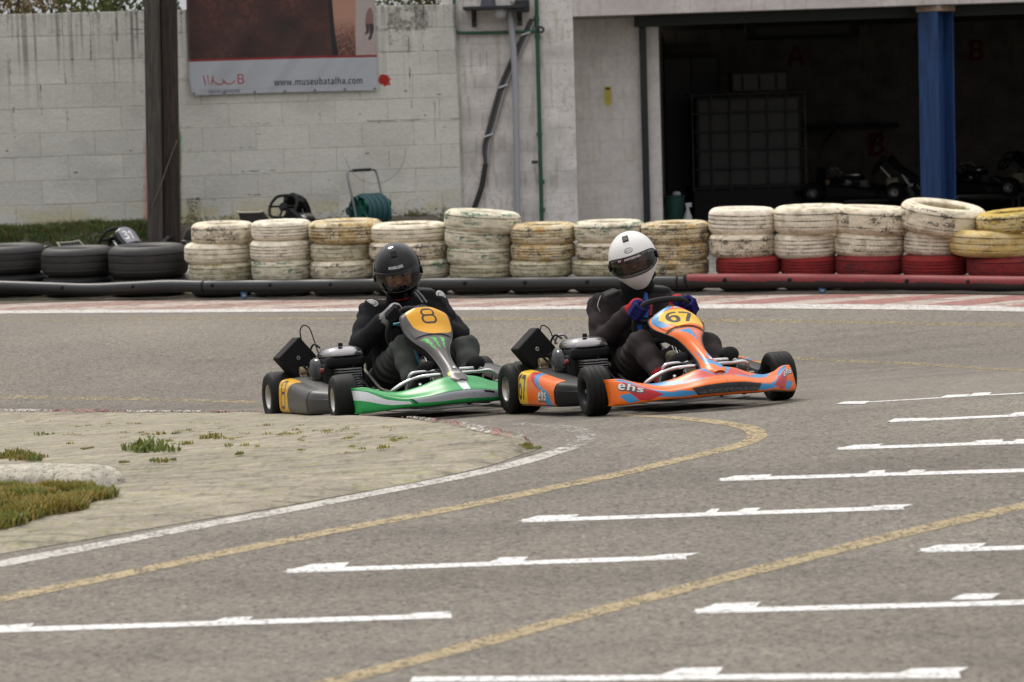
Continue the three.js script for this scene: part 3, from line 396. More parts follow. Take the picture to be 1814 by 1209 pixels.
{
  const g = thing('garage_building', 'cream painted block garage with a deep open bay', 'building', front.o); g.rotation.y = front.turn;
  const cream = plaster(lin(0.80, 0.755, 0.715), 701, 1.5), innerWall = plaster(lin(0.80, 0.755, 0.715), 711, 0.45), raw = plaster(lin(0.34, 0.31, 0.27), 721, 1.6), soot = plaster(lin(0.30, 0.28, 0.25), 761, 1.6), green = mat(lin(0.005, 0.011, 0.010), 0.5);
  const topY = lintelY + 1.4, D = 11, rec = 0.75, box = (x0, x1, y0, y1, z0, z1) => { const q = new THREE.BoxGeometry(x1 - x0, y1 - y0, z1 - z0); q.translate((x0 + x1) / 2, (y0 + y1) / 2, (z0 + z1) / 2); const a = q.attributes.position, n = q.attributes.normal, u = q.attributes.uv; for (let i = 0; i < a.count; i++) { const nx = Math.abs(n.getX(i)), ny = Math.abs(n.getY(i)); u.setXY(i, (nx > 0.5 ? a.getZ(i) : a.getX(i)) / 2.2, (ny > 0.5 ? a.getZ(i) : a.getY(i)) / 2.2); } return q; };
  const fw = part(g, 'front_wall', box(-0.16, B1 - 0.004, 0.0, topY, -0.3, -0.004), cream);
  const r = rng(33); { const h = 0.232, l = 0.53; for (let k = 0; k < 14; k++) for (let s = 0.012 - (k % 2) * l / 2; s < B1; s += l) { const a = Math.max(0.012, s), b = Math.min(B1, s + l), y0 = 0.02 + k * h; if (b - a < 0.06 || y0 + h > topY) continue; part(fw, 'block', blockGeo(a + 0.001, b - 0.001, y0 + 0.001, y0 + h - 0.001, 0.0 + 0.0015 * r(), 0.0025, -0.02, 2.2, 2.2), cream); } }
  part(g, 'lintel', box(B1, BR, lintelY, topY, -0.32, 0.002), plaster(lin(0.72, 0.66, 0.63), 731));
  const rx = (px) => { const q = upright(front.pt(0, 0, -rec), front.pt(1, 0, -rec)); return q.on(px, 200).s; };
  const R0 = B1 - 0.3, R1 = rx(1170);
  const rw = part(g, 'recessed_wall', box(R0, R1, 0.1, lintelY - 0.01, -rec - 0.25, -rec - 0.003), innerWall);
  { const h = 0.232, l = 0.53; for (let k = 0; k < 11; k++) for (let s = R0 - (k % 2) * l / 2; s < R1; s += l) { const a = Math.max(R0, s), b = Math.min(R1, s + l), y0 = 0.1 + k * h; if (b - a < 0.06 || y0 + h > lintelY) continue; part(rw, 'block', blockGeo(a + 0.001, b - 0.001, y0 + 0.001, y0 + h - 0.001, -rec + 0.001 * r(), 0.002, -rec - 0.02, 2.2, 2.2), innerWall); } }
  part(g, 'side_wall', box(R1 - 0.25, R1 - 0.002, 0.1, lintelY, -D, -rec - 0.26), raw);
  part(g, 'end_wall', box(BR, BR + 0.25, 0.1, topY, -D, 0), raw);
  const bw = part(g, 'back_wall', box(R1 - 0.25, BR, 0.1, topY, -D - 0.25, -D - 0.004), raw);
  { const h = 0.245, l = 0.55; for (let k = 0; k < 12; k++) for (let s = R1 - (k % 2) * l / 2; s < BR; s += l) { const a = Math.max(R1, s), b = Math.min(BR, s + l), y0 = FLOOR + k * h; if (b - a < 0.06 || y0 + h > lintelY + 0.2) continue; part(bw, 'block', blockGeo(a + 0.003, b - 0.003, y0 + 0.003, y0 + h - 0.003, -D + 0.003 * r(), 0.004, -D - 0.02, 2.2, 2.2), raw); } }
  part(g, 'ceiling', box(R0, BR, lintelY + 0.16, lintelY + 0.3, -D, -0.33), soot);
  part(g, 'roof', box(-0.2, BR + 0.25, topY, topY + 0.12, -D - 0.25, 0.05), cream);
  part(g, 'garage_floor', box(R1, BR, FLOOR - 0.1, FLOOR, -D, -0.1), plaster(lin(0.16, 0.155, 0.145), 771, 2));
  // shutter box and guide rail across the bay
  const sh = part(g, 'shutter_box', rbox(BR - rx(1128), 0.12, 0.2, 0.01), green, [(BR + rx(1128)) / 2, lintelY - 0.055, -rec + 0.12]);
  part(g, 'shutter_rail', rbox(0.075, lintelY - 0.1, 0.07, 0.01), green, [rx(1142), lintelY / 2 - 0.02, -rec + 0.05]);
  // letters painted on the back wall
  const font = await new FontLoader().loadAsync('fonts/droid/droid_sans_bold.typeface.json'), red = mat(lin(0.22, 0.022, 0.02), 0.8);
  const bp = upright(front.pt(0, 0, -D), front.pt(1, 0, -D));
  for (const [ch, px, py, h] of [['A', 1394, 117, 0.30], ['B', 1534, 277, 0.35], ['B', 1712, 108, 0.32]]) { const q = bp.on(px, py); const t = new TextGeometry(ch, { font, size: h, depth: 0.003, curveSegments: 4 }); part(bw, 'painted_letter', t, red, [q.s, q.y, -D + 0.004]); }
  // yellow inspection tag on the recessed wall
  const tp = upright(front.pt(0, 0, -rec), front.pt(1, 0, -rec)).on(1077, 171), shp = new THREE.Shape([[-0.042, 0.11], [0.042, 0.11], [0.042, -0.075], [0.0, -0.115], [-0.042, -0.075]].map((p) => new THREE.Vector2(...p)));
  const tg = thing('wall_tag', 'small yellow pointed tag stuck on the recessed wall', 'tag', front.pt(tp.s, tp.y, -rec + 0.006)); tg.rotation.y = front.turn;
  part(tg, 'plate', new THREE.ExtrudeGeometry(shp, { depth: 0.004, bevelEnabled: false }), mat(lin(0.52, 0.44, 0.10), 0.6)); part(tg, 'black_band', rbox(0.05, 0.026, 0.003, 0.001, 1), mat(lin(0.02, 0.02, 0.02), 0.6), [0, 0.085, 0.006]);
  for (let i = 0; i < 5; i++) part(tg, 'print_line', rbox(0.055 - 0.006 * (i % 2), 0.006, 0.002, 0.0008, 1), mat(lin(0.25, 0.2, 0.05), 0.7), [0, 0.045 - i * 0.024, 0.005]);

  // blue H column under the lintel
  const cp = front.on(1664, 200), cg = thing('steel_column', 'bright blue painted steel H column holding the garage lintel', 'column', front.pt(cp.s, FLOOR - 0.3, -0.2)), bm = plaster(lin(0.02, 0.066, 0.2), 741, 2.2); bm.roughness = 0.5; cg.rotation.y = front.turn - 0.72;
  const Hh = lintelY - FLOOR + 0.3 - 0.07;
  part(cg, 'flange', rbox(0.25, Hh, 0.02, 0.003, 1), bm, [0, Hh / 2, 0.14]); part(cg, 'flange', rbox(0.25, Hh, 0.02, 0.003, 1), bm, [0, Hh / 2, -0.14]); part(cg, 'web', rbox(0.016, Hh, 0.26, 0.002, 1), bm, [0, Hh / 2, 0]);
  part(cg, 'cap_plate', rbox(0.3, 0.06, 0.3, 0.004, 1), plaster(lin(0.42, 0.3, 0.22), 751, 2), [0, Hh + 0.032, 0]);

  // things in the dark bay
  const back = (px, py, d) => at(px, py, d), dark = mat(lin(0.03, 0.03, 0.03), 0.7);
  { const d = 33.5, s = d / FOC, c = back(1322, 370, d), w = 196 * s, h = 205 * s, t = thing('caged_tank', 'white plastic liquid container with shade mixed into its grey colour inside a metal cage in the dark bay', 'container', V(c.x, FLOOR, c.z)); const H = h + (c.y - FLOOR) ;
    part(t, 'pallet', rbox(w, 0.42, w * 0.85, 0.01), dark, [0, 0.21, 0]); part(t, 'tank', rbox(w * 0.93, H - 0.48, w * 0.8, 0.06, 4), mat(lin(0.10, 0.10, 0.095), 0.55), [0, 0.43 + (H - 0.48) / 2, 0]);  // tank is white plastic; its dark grey has the shade of the bay painted in
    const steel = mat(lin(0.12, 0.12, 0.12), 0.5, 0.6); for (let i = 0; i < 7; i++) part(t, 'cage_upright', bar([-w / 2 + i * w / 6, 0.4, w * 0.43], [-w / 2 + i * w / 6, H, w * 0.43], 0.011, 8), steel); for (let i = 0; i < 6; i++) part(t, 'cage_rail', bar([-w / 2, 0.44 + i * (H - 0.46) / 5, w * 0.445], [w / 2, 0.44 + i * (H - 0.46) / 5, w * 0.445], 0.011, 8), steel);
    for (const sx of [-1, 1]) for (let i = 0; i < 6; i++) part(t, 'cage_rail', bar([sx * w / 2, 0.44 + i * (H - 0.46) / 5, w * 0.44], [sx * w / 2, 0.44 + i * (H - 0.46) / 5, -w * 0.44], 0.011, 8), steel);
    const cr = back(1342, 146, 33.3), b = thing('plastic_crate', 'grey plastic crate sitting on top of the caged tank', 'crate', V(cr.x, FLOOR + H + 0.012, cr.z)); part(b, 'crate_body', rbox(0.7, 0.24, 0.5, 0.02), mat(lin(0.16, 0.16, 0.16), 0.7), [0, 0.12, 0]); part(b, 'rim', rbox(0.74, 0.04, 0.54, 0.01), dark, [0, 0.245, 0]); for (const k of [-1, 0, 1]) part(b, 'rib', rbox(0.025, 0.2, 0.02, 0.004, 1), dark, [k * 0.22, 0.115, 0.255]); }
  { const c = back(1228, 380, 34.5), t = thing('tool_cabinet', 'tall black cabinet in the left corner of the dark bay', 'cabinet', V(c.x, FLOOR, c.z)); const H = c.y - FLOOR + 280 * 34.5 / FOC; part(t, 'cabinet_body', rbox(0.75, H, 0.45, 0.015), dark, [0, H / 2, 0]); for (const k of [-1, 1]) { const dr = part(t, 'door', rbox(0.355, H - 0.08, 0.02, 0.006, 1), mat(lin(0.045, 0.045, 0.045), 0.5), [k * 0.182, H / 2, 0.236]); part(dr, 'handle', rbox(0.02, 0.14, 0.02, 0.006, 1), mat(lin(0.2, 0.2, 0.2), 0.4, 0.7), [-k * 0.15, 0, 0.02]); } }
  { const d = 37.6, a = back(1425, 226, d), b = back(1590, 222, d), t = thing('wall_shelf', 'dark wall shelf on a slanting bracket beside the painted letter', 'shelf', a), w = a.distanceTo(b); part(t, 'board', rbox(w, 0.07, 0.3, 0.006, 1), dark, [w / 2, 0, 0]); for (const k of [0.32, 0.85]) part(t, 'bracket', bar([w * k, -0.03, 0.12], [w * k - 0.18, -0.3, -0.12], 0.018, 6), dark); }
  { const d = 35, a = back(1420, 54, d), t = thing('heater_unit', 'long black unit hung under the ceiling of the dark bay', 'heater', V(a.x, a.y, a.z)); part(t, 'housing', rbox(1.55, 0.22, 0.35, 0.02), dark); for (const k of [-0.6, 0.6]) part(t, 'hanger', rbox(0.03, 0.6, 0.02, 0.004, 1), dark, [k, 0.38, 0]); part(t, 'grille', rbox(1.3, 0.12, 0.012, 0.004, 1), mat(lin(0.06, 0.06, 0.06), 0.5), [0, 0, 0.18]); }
  { const a = back(1195, 392, 28.9), t = thing('green_bin', 'dark green plastic bin at the foot of the garage opening', 'bin', V(a.x, FLOOR - 0.02, a.z)), H = a.y - FLOOR + 0.3; part(t, 'bin_body', new THREE.CylinderGeometry(0.12, 0.095, H, 20), mat(lin(0.01, 0.06, 0.045), 0.6), [0, H / 2, 0]); part(t, 'rim', new THREE.TorusGeometry(0.12, 0.012, 8, 24).rotateX(Math.PI / 2), mat(lin(0.01, 0.06, 0.045), 0.5), [0, H, 0]); part(t, 'rag', new THREE.IcosahedronGeometry(0.05, 1).scale(1, 0.6, 1), mat(lin(0.4, 0.4, 0.42), 0.9), [0.03, H + 0.03, 0.02]);
    const b = back(1219, 392, 28.7), u = thing('spray_bottle', 'white spray bottle standing beside the green bin', 'bottle', V(b.x, FLOOR - 0.02, b.z)), H2 = b.y - FLOOR + 0.18; part(u, 'bottle_body', new THREE.LatheGeometry([[0, 0], [0.05, 0], [0.053, 0.03], [0.05, H2 * 0.7], [0.02, H2 * 0.9], [0.016, H2]].map((p) => new THREE.Vector2(...p)), 16), mat(lin(0.5, 0.5, 0.52), 0.4)); part(u, 'trigger_head', rbox(0.07, 0.05, 0.03, 0.008), mat(lin(0.5, 0.5, 0.55), 0.4), [0.01, H2 + 0.022, 0]); }

  // pipes, conduit and bracket on the cream wall
  const gp = mat(lin(0.015, 0.085, 0.045), 0.5), P = (px, py, o) => { const q = front.on(px, py); return front.pt(q.s, q.y, o); };
  const pipe = thing('green_pipe', 'dark green painted water pipe running down the cream wall', 'pipe', P(956, 400, 0.05)), rel = (v) => v.clone().sub(pipe.position);
  part(pipe, 'riser', tube([P(950, -40, 0.05), P(961, 420, 0.05)].map(rel), 0.0225, 6, 10, false), gp); part(pipe, 'branch', tube([P(805, -40, 0.05), P(806, 50, 0.05), P(807, 56, 0.05), P(814, 58, 0.05), P(950, 56, 0.05)].map(rel), 0.017, 40, 10), gp);
  for (const [x, y] of [[951, 33], [953, 66], [956, 238], [960, 322], [961, 372]]) part(pipe, 'coupling', new THREE.CylinderGeometry(0.031, 0.031, 0.045, 12), gp, rel(P(x, y, 0.05)).toArray());
  part(pipe, 'valve_wheel', new THREE.TorusGeometry(0.028, 0.012, 8, 16), mat(lin(0.02, 0.02, 0.02), 0.5), rel(P(959, 53, 0.09)).toArray()); part(pipe, 'tap', rbox(0.07, 0.035, 0.04, 0.01), mat(lin(0.04, 0.04, 0.04), 0.5), rel(P(948, 287, 0.07)).toArray());
  const mast = thing('grey_conduit', 'straight grey plastic conduit on the cream wall below the bracket', 'conduit', P(917, 400, 0.09)), rm = (v) => v.clone().sub(mast.position);
  part(mast, 'tube', tube([P(904, 22, 0.09), P(912, 110, 0.09), P(918, 400, 0.09)].map(rm), 0.035, 30, 12), mat(lin(0.34, 0.35, 0.38), 0.45)); part(mast, 'elbow', new THREE.SphereGeometry(0.075, 20, 14), mat(lin(0.45, 0.46, 0.48), 0.4), rm(P(888, 23, 0.16)).toArray());
  const cab = thing('cable_bundle', 'bundle of dark cables curving down the cream wall behind the conduit', 'cable', P(880, 300, 0.03)), rc = (v) => v.clone().sub(cab.position);
  for (const [dx, w, m] of [[0, 0.021, mat(lin(0.045, 0.045, 0.05), 0.5)], [10, 0.016, mat(lin(0.3, 0.29, 0.28), 0.5)], [5, 0.012, mat(lin(0.1, 0.1, 0.1), 0.5)]]) part(cab, 'cable', tube([P(942 + dx * 0.7, 34, 0.035), P(912 + dx, 95, 0.035), P(888 + dx, 150, 0.035), P(868 + dx, 220, 0.035), P(858 + dx * 0.8, 262, 0.035), P(861 + dx * 0.4, 292, 0.04), P(852 + dx * 0.3, 335, 0.04), P(838 + dx * 0.2, 376, 0.04), P(832, 400, 0.04)].map(rc), w, 60, 8), m);
  part(cab, 'sleeve', tube([P(861, 290, 0.045), P(853, 333, 0.045), P(839, 374, 0.045), P(833, 400, 0.045)].map(rc), 0.03, 30, 10), mat(lin(0.03, 0.03, 0.03), 0.85));
  for (const [x, y] of [[932, 60], [892, 153], [866, 240]]) part(cab, 'clip', rbox(0.11, 0.02, 0.05, 0.006, 1), mat(lin(0.5, 0.5, 0.5), 0.5), rc(P(x, y, 0.05)).toArray(), [0, front.turn, 0.3]);
  const br = thing('wall_bracket', 'black steel bracket shelf with lamp fittings high on the cream wall', 'bracket', P(880, 15, 0)), bk = mat(lin(0.015, 0.015, 0.017), 0.5), W2 = P(822, 17, 0).distanceTo(P(934, 10, 0)); br.rotation.y = front.turn;
  part(br, 'shelf_plate', rbox(W2, 0.035, 0.3, 0.006, 1), bk, [0, 0.0, 0.16]); for (const k of [-1, 1]) { part(br, 'arm', rbox(0.05, 0.2, 0.06, 0.006, 1), bk, [k * W2 * 0.36, -0.09, 0.03]); const gs = new THREE.Shape([[0, 0], [0.27, 0], [0, -0.15]].map((p) => new THREE.Vector2(...p))), gg = new THREE.ExtrudeGeometry(gs, { depth: 0.02, bevelEnabled: false }); gg.rotateY(-Math.PI / 2); part(br, 'gusset', gg, bk, [k * W2 * 0.36 + 0.01, -0.018, 0.01]); }
  part(br, 'end_box', rbox(0.15, 0.13, 0.2, 0.01), bk, [W2 * 0.42, 0.01, 0.18]); part(br, 'horn', new THREE.CylinderGeometry(0.05, 0.09, 0.2, 16), mat(lin(0.05, 0.055, 0.07), 0.4), [-0.08, 0.11, 0.16]); part(br, 'lamp_bulb', new THREE.SphereGeometry(0.07, 20, 14), mat(lin(0.6, 0.55, 0.5), 0.3), [0.22, 0.08, 0.18]);
}

// ---------- shrubs beyond the wall ----------
{
  const leafM = [[0.10, 0.12, 0.03], [0.16, 0.13, 0.05], [0.07, 0.10, 0.03], [0.20, 0.14, 0.06]].map((c) => blade(...c));
  const shrub = (px, d, w, h, seed, k, label) => {
    const q = at(px, 60, d), g = thing('shrub', label, 'shrub', V(q.x, 0.6, q.z), 'shrubs beyond the wall'), r = rng(seed), p = [], ix = [];
    for (let i = 0; i < 2600; i++) { const a = r() * 6.283, e = Math.acos(2 * r() - 1), rr = Math.cbrt(0.25 + 0.75 * r()) * (0.75 + 0.4 * fbm(a * 1.5, e * 2, seed, 3)), c = V(Math.cos(a) * Math.sin(e) * w * rr, h * 0.55 + Math.cos(e) * h * 0.5 * rr, Math.sin(a) * Math.sin(e) * w * 0.6 * rr), l = 0.035 + 0.05 * r(), t = V(r() - 0.5, r() - 0.3, r() - 0.5).normalize(), s = V(r() - 0.5, r() - 0.5, r() - 0.5).cross(t).normalize(), n = p.length / 3; for (const [u, v] of [[0, 0], [0.5, 0.35], [1, 0], [0.5, -0.35]]) { const z = c.clone().addScaledVector(t, u * l).addScaledVector(s, v * l); p.push(z.x, z.y, z.z); } ix.push(n, n + 1, n + 2, n, n + 2, n + 3); }
    const ge = new THREE.BufferGeometry(); ge.setAttribute('position', new THREE.Float32BufferAttribute(p, 3)); ge.setIndex(ix); ge.computeVertexNormals();
    stuff(part(g, 'foliage', ge, leafM[k])); for (let i = 0; i < 5; i++) part(g, 'stem', bar([0.05 * i - 0.1, -0.4, 0], [(i - 2) * w * 0.3, h * 0.8, 0.1 * (i % 2)], 0.02, 6), mat(lin(0.08, 0.06, 0.04), 0.9));
  };
  shrub(60, 28.6, 0.75, 2.9, 1, 3, 'dry brown green shrub above the left end of the block wall'); shrub(170, 28.4, 0.6, 2.75, 2, 0, 'green shrub above the wall just left of the timber pole'); shrub(-30, 28.5, 0.7, 3.1, 3, 1, 'olive shrub above the wall at the left edge'); shrub(250, 28.6, 0.55, 2.9, 4, 2, 'dark green shrub above the wall behind the timber pole'); shrub(700, 28.7, 0.6, 2.75, 5, 0, 'green shrub above the wall right of the banner'); shrub(780, 28.9, 0.5, 2.7, 6, 3, 'dry shrub above the wall beside the cream building'); shrub(115, 29.2, 0.8, 3.2, 7, 0, 'bushy green shrub farther back above the left wall');
}

// ---------- tyre barrier ----------
const depthOf = (q) => q.clone().sub(camera.position).dot(camF);
const footY = curve1([-60, 0, 400, 800, 1200, 1600, 1814, 1900], [534, 533, 531, 528, 523, 520, 522, 523]), dB = (px) => depthOf(ground(px, footY(px)));
const tyreGeo = [3, 2, 4].map((ng, k) => {
  const p = [[0.60, -0.72], [0.615, -0.82], [0.66, -0.88], [0.73, -0.98], [0.79, -1.0], [0.85, -0.965], [0.905, -0.89], [0.95, -0.78], [0.98, -0.66], [0.993, -0.57]];
  for (let i = 0; i < ng; i++) { const c = mix(-0.46, 0.46, i / (ng - 1)), w = 0.026; p.push([1, c - w - 0.012], [0.984, c - w], [0.984, c + w], [1, c + w + 0.012]); }
  p.push([0.993, 0.57], [0.98, 0.66], [0.95, 0.78], [0.905, 0.89], [0.85, 0.965], [0.79, 1.0], [0.73, 0.98], [0.66, 0.88], [0.615, 0.82], [0.60, 0.72], [0.64, 0.4], [0.92, 0.0], [0.64, -0.4], [0.60, -0.72]);
  const g = new THREE.LatheGeometry(p.map((q) => new THREE.Vector2(...q)), 56), a = g.attributes.position, u = g.attributes.uv; for (let i = 0; i < a.count; i++) { const x = a.getX(i), y = a.getY(i), z = a.getZ(i), r = Math.hypot(x, z); u.setY(i, r > 0.90 ? 0.5 + 0.25 * y : 0.5 + Math.sign(y || 1) * (0.25 + 0.25 * (1 - r) / 0.4)); }
  return g;
});
const tread = (x, y, k) => { const v = (y / 256 - 0.5) * 4; if (Math.abs(v) > 0.66) return 0; const per = [17, 13, 21][k], sl = [0.9, -1.4, 0.5][k]; const t = (((x + sl * Math.abs(v) * 26 + (k === 1 ? 9 * Math.sign(v) : 0)) % per) + per) % per; const zig = k === 1 ? 0.06 * Math.sin(x * 0.5) : 0; return (t < 2.6 ? 1 : 0) * (Math.abs(((v + zig) * 1.9) % 1) > 0.14 ? 1 : 0.6); };
const groove = (y, k) => { const v = (y / 256 - 0.5) * 4, n = [3, 2, 4][k]; let g = 0; for (let i = 0; i < n; i++) g = Math.max(g, sstep(0.055, 0.03, Math.abs(v - mix(-0.46, 0.46, i / (n - 1))))); return g; };
const rubberBump = [0, 1, 2].map((k) => pix(1024, 256, (x, y) => { const t = 1 - 0.5 * tread(x, y, k), n = 0.2 * vnoise(x / 3, y / 3, 801 + k, 341, 85); return [t * 0.8 + n, t * 0.8 + n, t * 0.8 + n]; }, false));
function tyreMat(base, spots, seed, k, wearK = 1, rough = 0.85) {
  const map = pix(1024, 256, (x, y) => {
    const t = tread(x, y, k), w = fbm(x / 46, y / 26, seed, 4), w2 = vnoise(x / 7, y / 6, seed + 3, 146, 42), fine = h2(x, y, seed); let c = base.slice();
    const lit = 1 + 0.16 * (vnoise(x / 24, y / 10, seed + 9, 43, 25) - 0.5) + 0.08 * (fine - 0.5); c = c.map((q) => q * lit);
    const dirt = sstep(0.48, 0.72, w) * 0.26 * wearK; c = [mix(c[0], 0.42, dirt), mix(c[1], 0.36, dirt), mix(c[2], 0.25, dirt)];
    for (const [col, s2, lo, y0, y1] of spots) { const v = y / 256; const a = sstep(lo, lo + 0.07, 0.68 * fbm(x / 52, y / 20, s2, 3) + 0.32 * vnoise(x / 5, y / 4, s2 + 5, 204, 64)) * (v > y0 && v < y1 ? 1 : 0); c = c.map((q, i) => mix(q, col[i], a * 0.55)); }
    const bare = clamp(t * 0.16 * (0.2 + w2) + groove(y, k) * (0.03 + 0.5 * vnoise(x / 30, 2, seed + 6, 34, 9)) + sstep(0.71, 0.84, w2 * 0.4 + w * 0.6) * 0.35 * wearK); return c.map((q, i) => mix(q, [0.1, 0.095, 0.09][i], bare));
  });
  return mat(0xffffff, rough, 0, { map, bumpMap: rubberBump[k], bumpScale: 0.003 });
}
const G = [0.07, 0.26, 0.18], O = [0.62, 0.44, 0.12], K = [0.12, 0.11, 0.10];
const TM = {
  a: tyreMat([0.88, 0.84, 0.75], [], 821, 0), b: tyreMat([0.87, 0.825, 0.73], [[K, 830, 0.6, 0.3, 0.7]], 829, 1), c: tyreMat([0.90, 0.86, 0.78], [], 839, 2, 0.7), d: tyreMat([0.78, 0.75, 0.65], [[[0.5, 0.46, 0.3], 850, 0.55, 0, 1]], 849, 0),
  o: tyreMat([0.82, 0.77, 0.65], [[O, 860, 0.54, 0, 1], [K, 866, 0.62, 0.3, 0.8]], 859, 2), g: tyreMat([0.83, 0.80, 0.71], [[G, 870, 0.56, 0.45, 0.78]], 869, 1), y: tyreMat([0.80, 0.69, 0.42], [[[0.86, 0.8, 0.66], 880, 0.47, 0.25, 0.75]], 879, 0), Y: tyreMat([0.74, 0.63, 0.30], [[[0.88, 0.84, 0.72], 890, 0.44, 0.3, 0.7], [K, 895, 0.55, 0.3, 0.7]], 889, 1),
  k: tyreMat([0.80, 0.74, 0.61], [[K, 900, 0.53, 0.2, 0.9], [O, 905, 0.6, 0, 1]], 899, 0), r: tyreMat([0.55, 0.125, 0.13], [], 909, 2, 0.5), s: tyreMat([0.52, 0.13, 0.14], [[K, 917, 0.6, 0.2, 0.8]], 919, 1, 0.6), n: tyreMat([0.16, 0.155, 0.15], [], 929, 0, 0.35, 0.6), N: tyreMat([0.10, 0.098, 0.096], [], 939, 2, 0.3, 0.7) };
const PAINT = { a: 'cream painted', b: 'dirty cream painted', c: 'clean cream painted', d: 'greenish cream', o: 'ochre stained', g: 'green splashed cream', y: 'yellow and white', Y: 'yellow and white', k: 'black scuffed cream', r: 'red painted', s: 'dull red painted', n: 'black', N: 'black' };
{
  const r = rng(1234);
  // per stack: name and, from the top down, [left, right, top, bottom (as surveyed), paint, lean]
  const stacks = [
    ['the black stack at the left edge', [[-52, 79, 433, 484, 'n', 0]]], ['the second black stack from the left', [[75, 200, 437, 488, 'n', 0]]], ['the black stack before the parked number 31 kart', [[194, 331, 433, 491, 'n', 0]]],
    ['the cream stack next to the black tyres', [[340, 449, 394, 431, 'b', -0.01], [328, 445, 429, 466, 'a', -0.01], [336, 447, 463, 499, 'd', 0]]],
    ['the second cream stack right of the black tyres', [[446, 550, 390.5, 424, 'c', 0], [444, 551, 424, 461, 'c', 0], [447, 553, 459, 497, 'g', 0]]],
    ['the stack in front of the hose reel', [[548, 677, 390, 428, 'o', 0], [551, 660, 428, 462, 'd', 0], [551, 666, 459, 493, 'b', 0.01]]],
    ['the stack behind the black helmet', [[657, 791, 395, 427, 'a', 0], [655, 794, 425, 460, 'b', 0.0], [662, 799, 456, 493, 'g', 0]]],
    ['the leaning four tyre stack', [[788, 921, 373, 411, 'g', -0.085], [789, 908, 402, 440, 'g', -0.07], [793, 907, 434, 469, 'g', -0.05], [798, 909, 464, 495, 'd', -0.02]]],
    ['the ochre stack between the two drivers', [[905, 1022, 396, 430, 'o', 0], [906, 1019, 429, 460, 'o', 0], [904, 1015, 458, 490, 'd', 0]]],
    ['the stack left of the white helmet', [[1018, 1141, 391, 427, 'g', 0], [1020, 1140, 426, 457, 'b', 0], [1014, 1138, 457, 488, 'd', 0]]],
    ['the stack right of the white helmet', [[1136, 1258, 393, 430, 'k', 0.01], [1146, 1255, 427, 460, 'o', 0], [1146, 1255, 456, 489, 'k', 0]]],
    ['the first stack above the red pipe', [[1257, 1374, 368, 415, 'c', -0.02], [1258, 1374, 412, 455, 'b', -0.01], [1270, 1383, 452, 487, 'r', 0]]],
    ['the second stack above the red pipe', [[1372, 1507, 364, 412, 'a', 0], [1372, 1482, 411, 456, 'c', 0.01], [1384, 1483, 452, 487, 'r', 0]]],
    ['the third stack above the red pipe', [[1477, 1618, 366, 414, 'b', -0.06], [1480, 1602, 409, 454, 'a', -0.05], [1481, 1602, 449, 487, 's', -0.01]]],
    ['the tilted stack before the blue column', [[1597, 1745, 361, 411, 'b', -0.13], [1603, 1702, 408, 451, 'c', -0.05], [1599, 1716, 450, 488, 'r', 0]]],
    ['the rightmost stack', [[1732, 1856, 373, 409, 'Y', 0.08], [1686, 1832, 406, 453, 'y', -0.03], [1715, 1834, 452, 489, 's', 0]]]];
  const word = (i, n) => n === 1 ? 'top' : i === 0 ? 'topmost' : i === n - 1 ? 'lowest light' : i === 1 ? 'second' : 'third';
  for (const [where, list] of stacks) {
    const f = list[0], cx0 = (f[0] + f[1]) / 2, Rmax = Math.max(...list.map((t) => (t[1] - t[0]) / 2)) * dB(cx0) / FOC; let bottom, low;
    list.forEach(([x0, x1, y0, y1, m, lean], i) => {
      const cx = (x0 + x1) / 2, d = dB(cx) + 0.16 + Rmax + (f[4] === 'n' ? 0.04 : 0), R = (x1 - x0) / 2 * d / FOC, T = (y1 - y0) * d / FOC, q = at(cx, (y0 + y1) / 2, d);
      const red = m === 'r' || m === 's', t = single('tyre', tyreGeo[{ a: 0, b: 1, c: 2, d: 0, o: 2, g: 1, y: 0, Y: 1, k: 0, r: 2, s: 1, n: 0, N: 2 }[m]], TM[m], `${PAINT[m]} tyre, ${red ? 'lowest painted' : word(i, list.length)} of ${where}`, 'tyre', 'tyres of the barrier');
      const vis = T * (f[4] === 'n' ? 0.49 : 0.505); t.scale.set(R * 1.025, vis, R * 1.025); t.position.copy(q); t.rotation.set(0.02 + (lean < -0.1 ? 0.10 : 0.015 * r()), 0, lean, 'ZXY'); t.rotateY(r() * 6.28);
      bottom = q.y - vis; low = { q, R };
    });
    const h = bottom - 0.008; if (h > 0.05) { const n = h > 0.24 ? 2 : 1; for (let i = 0; i < n; i++) { const t = single('tyre', tyreGeo[2], TM.N, `black ${n === 2 && i ? 'second base' : 'base'} tyre of ${where}`, 'tyre', 'tyres of the barrier'); t.scale.set(low.R * 0.99, h / n / 2 - 0.002, low.R * 0.99); t.position.set(low.q.x + 0.02 * (r() - 0.5), 0.008 + h / n * (i + 0.5), low.q.z); t.rotation.y = r() * 6; } }
  }
}
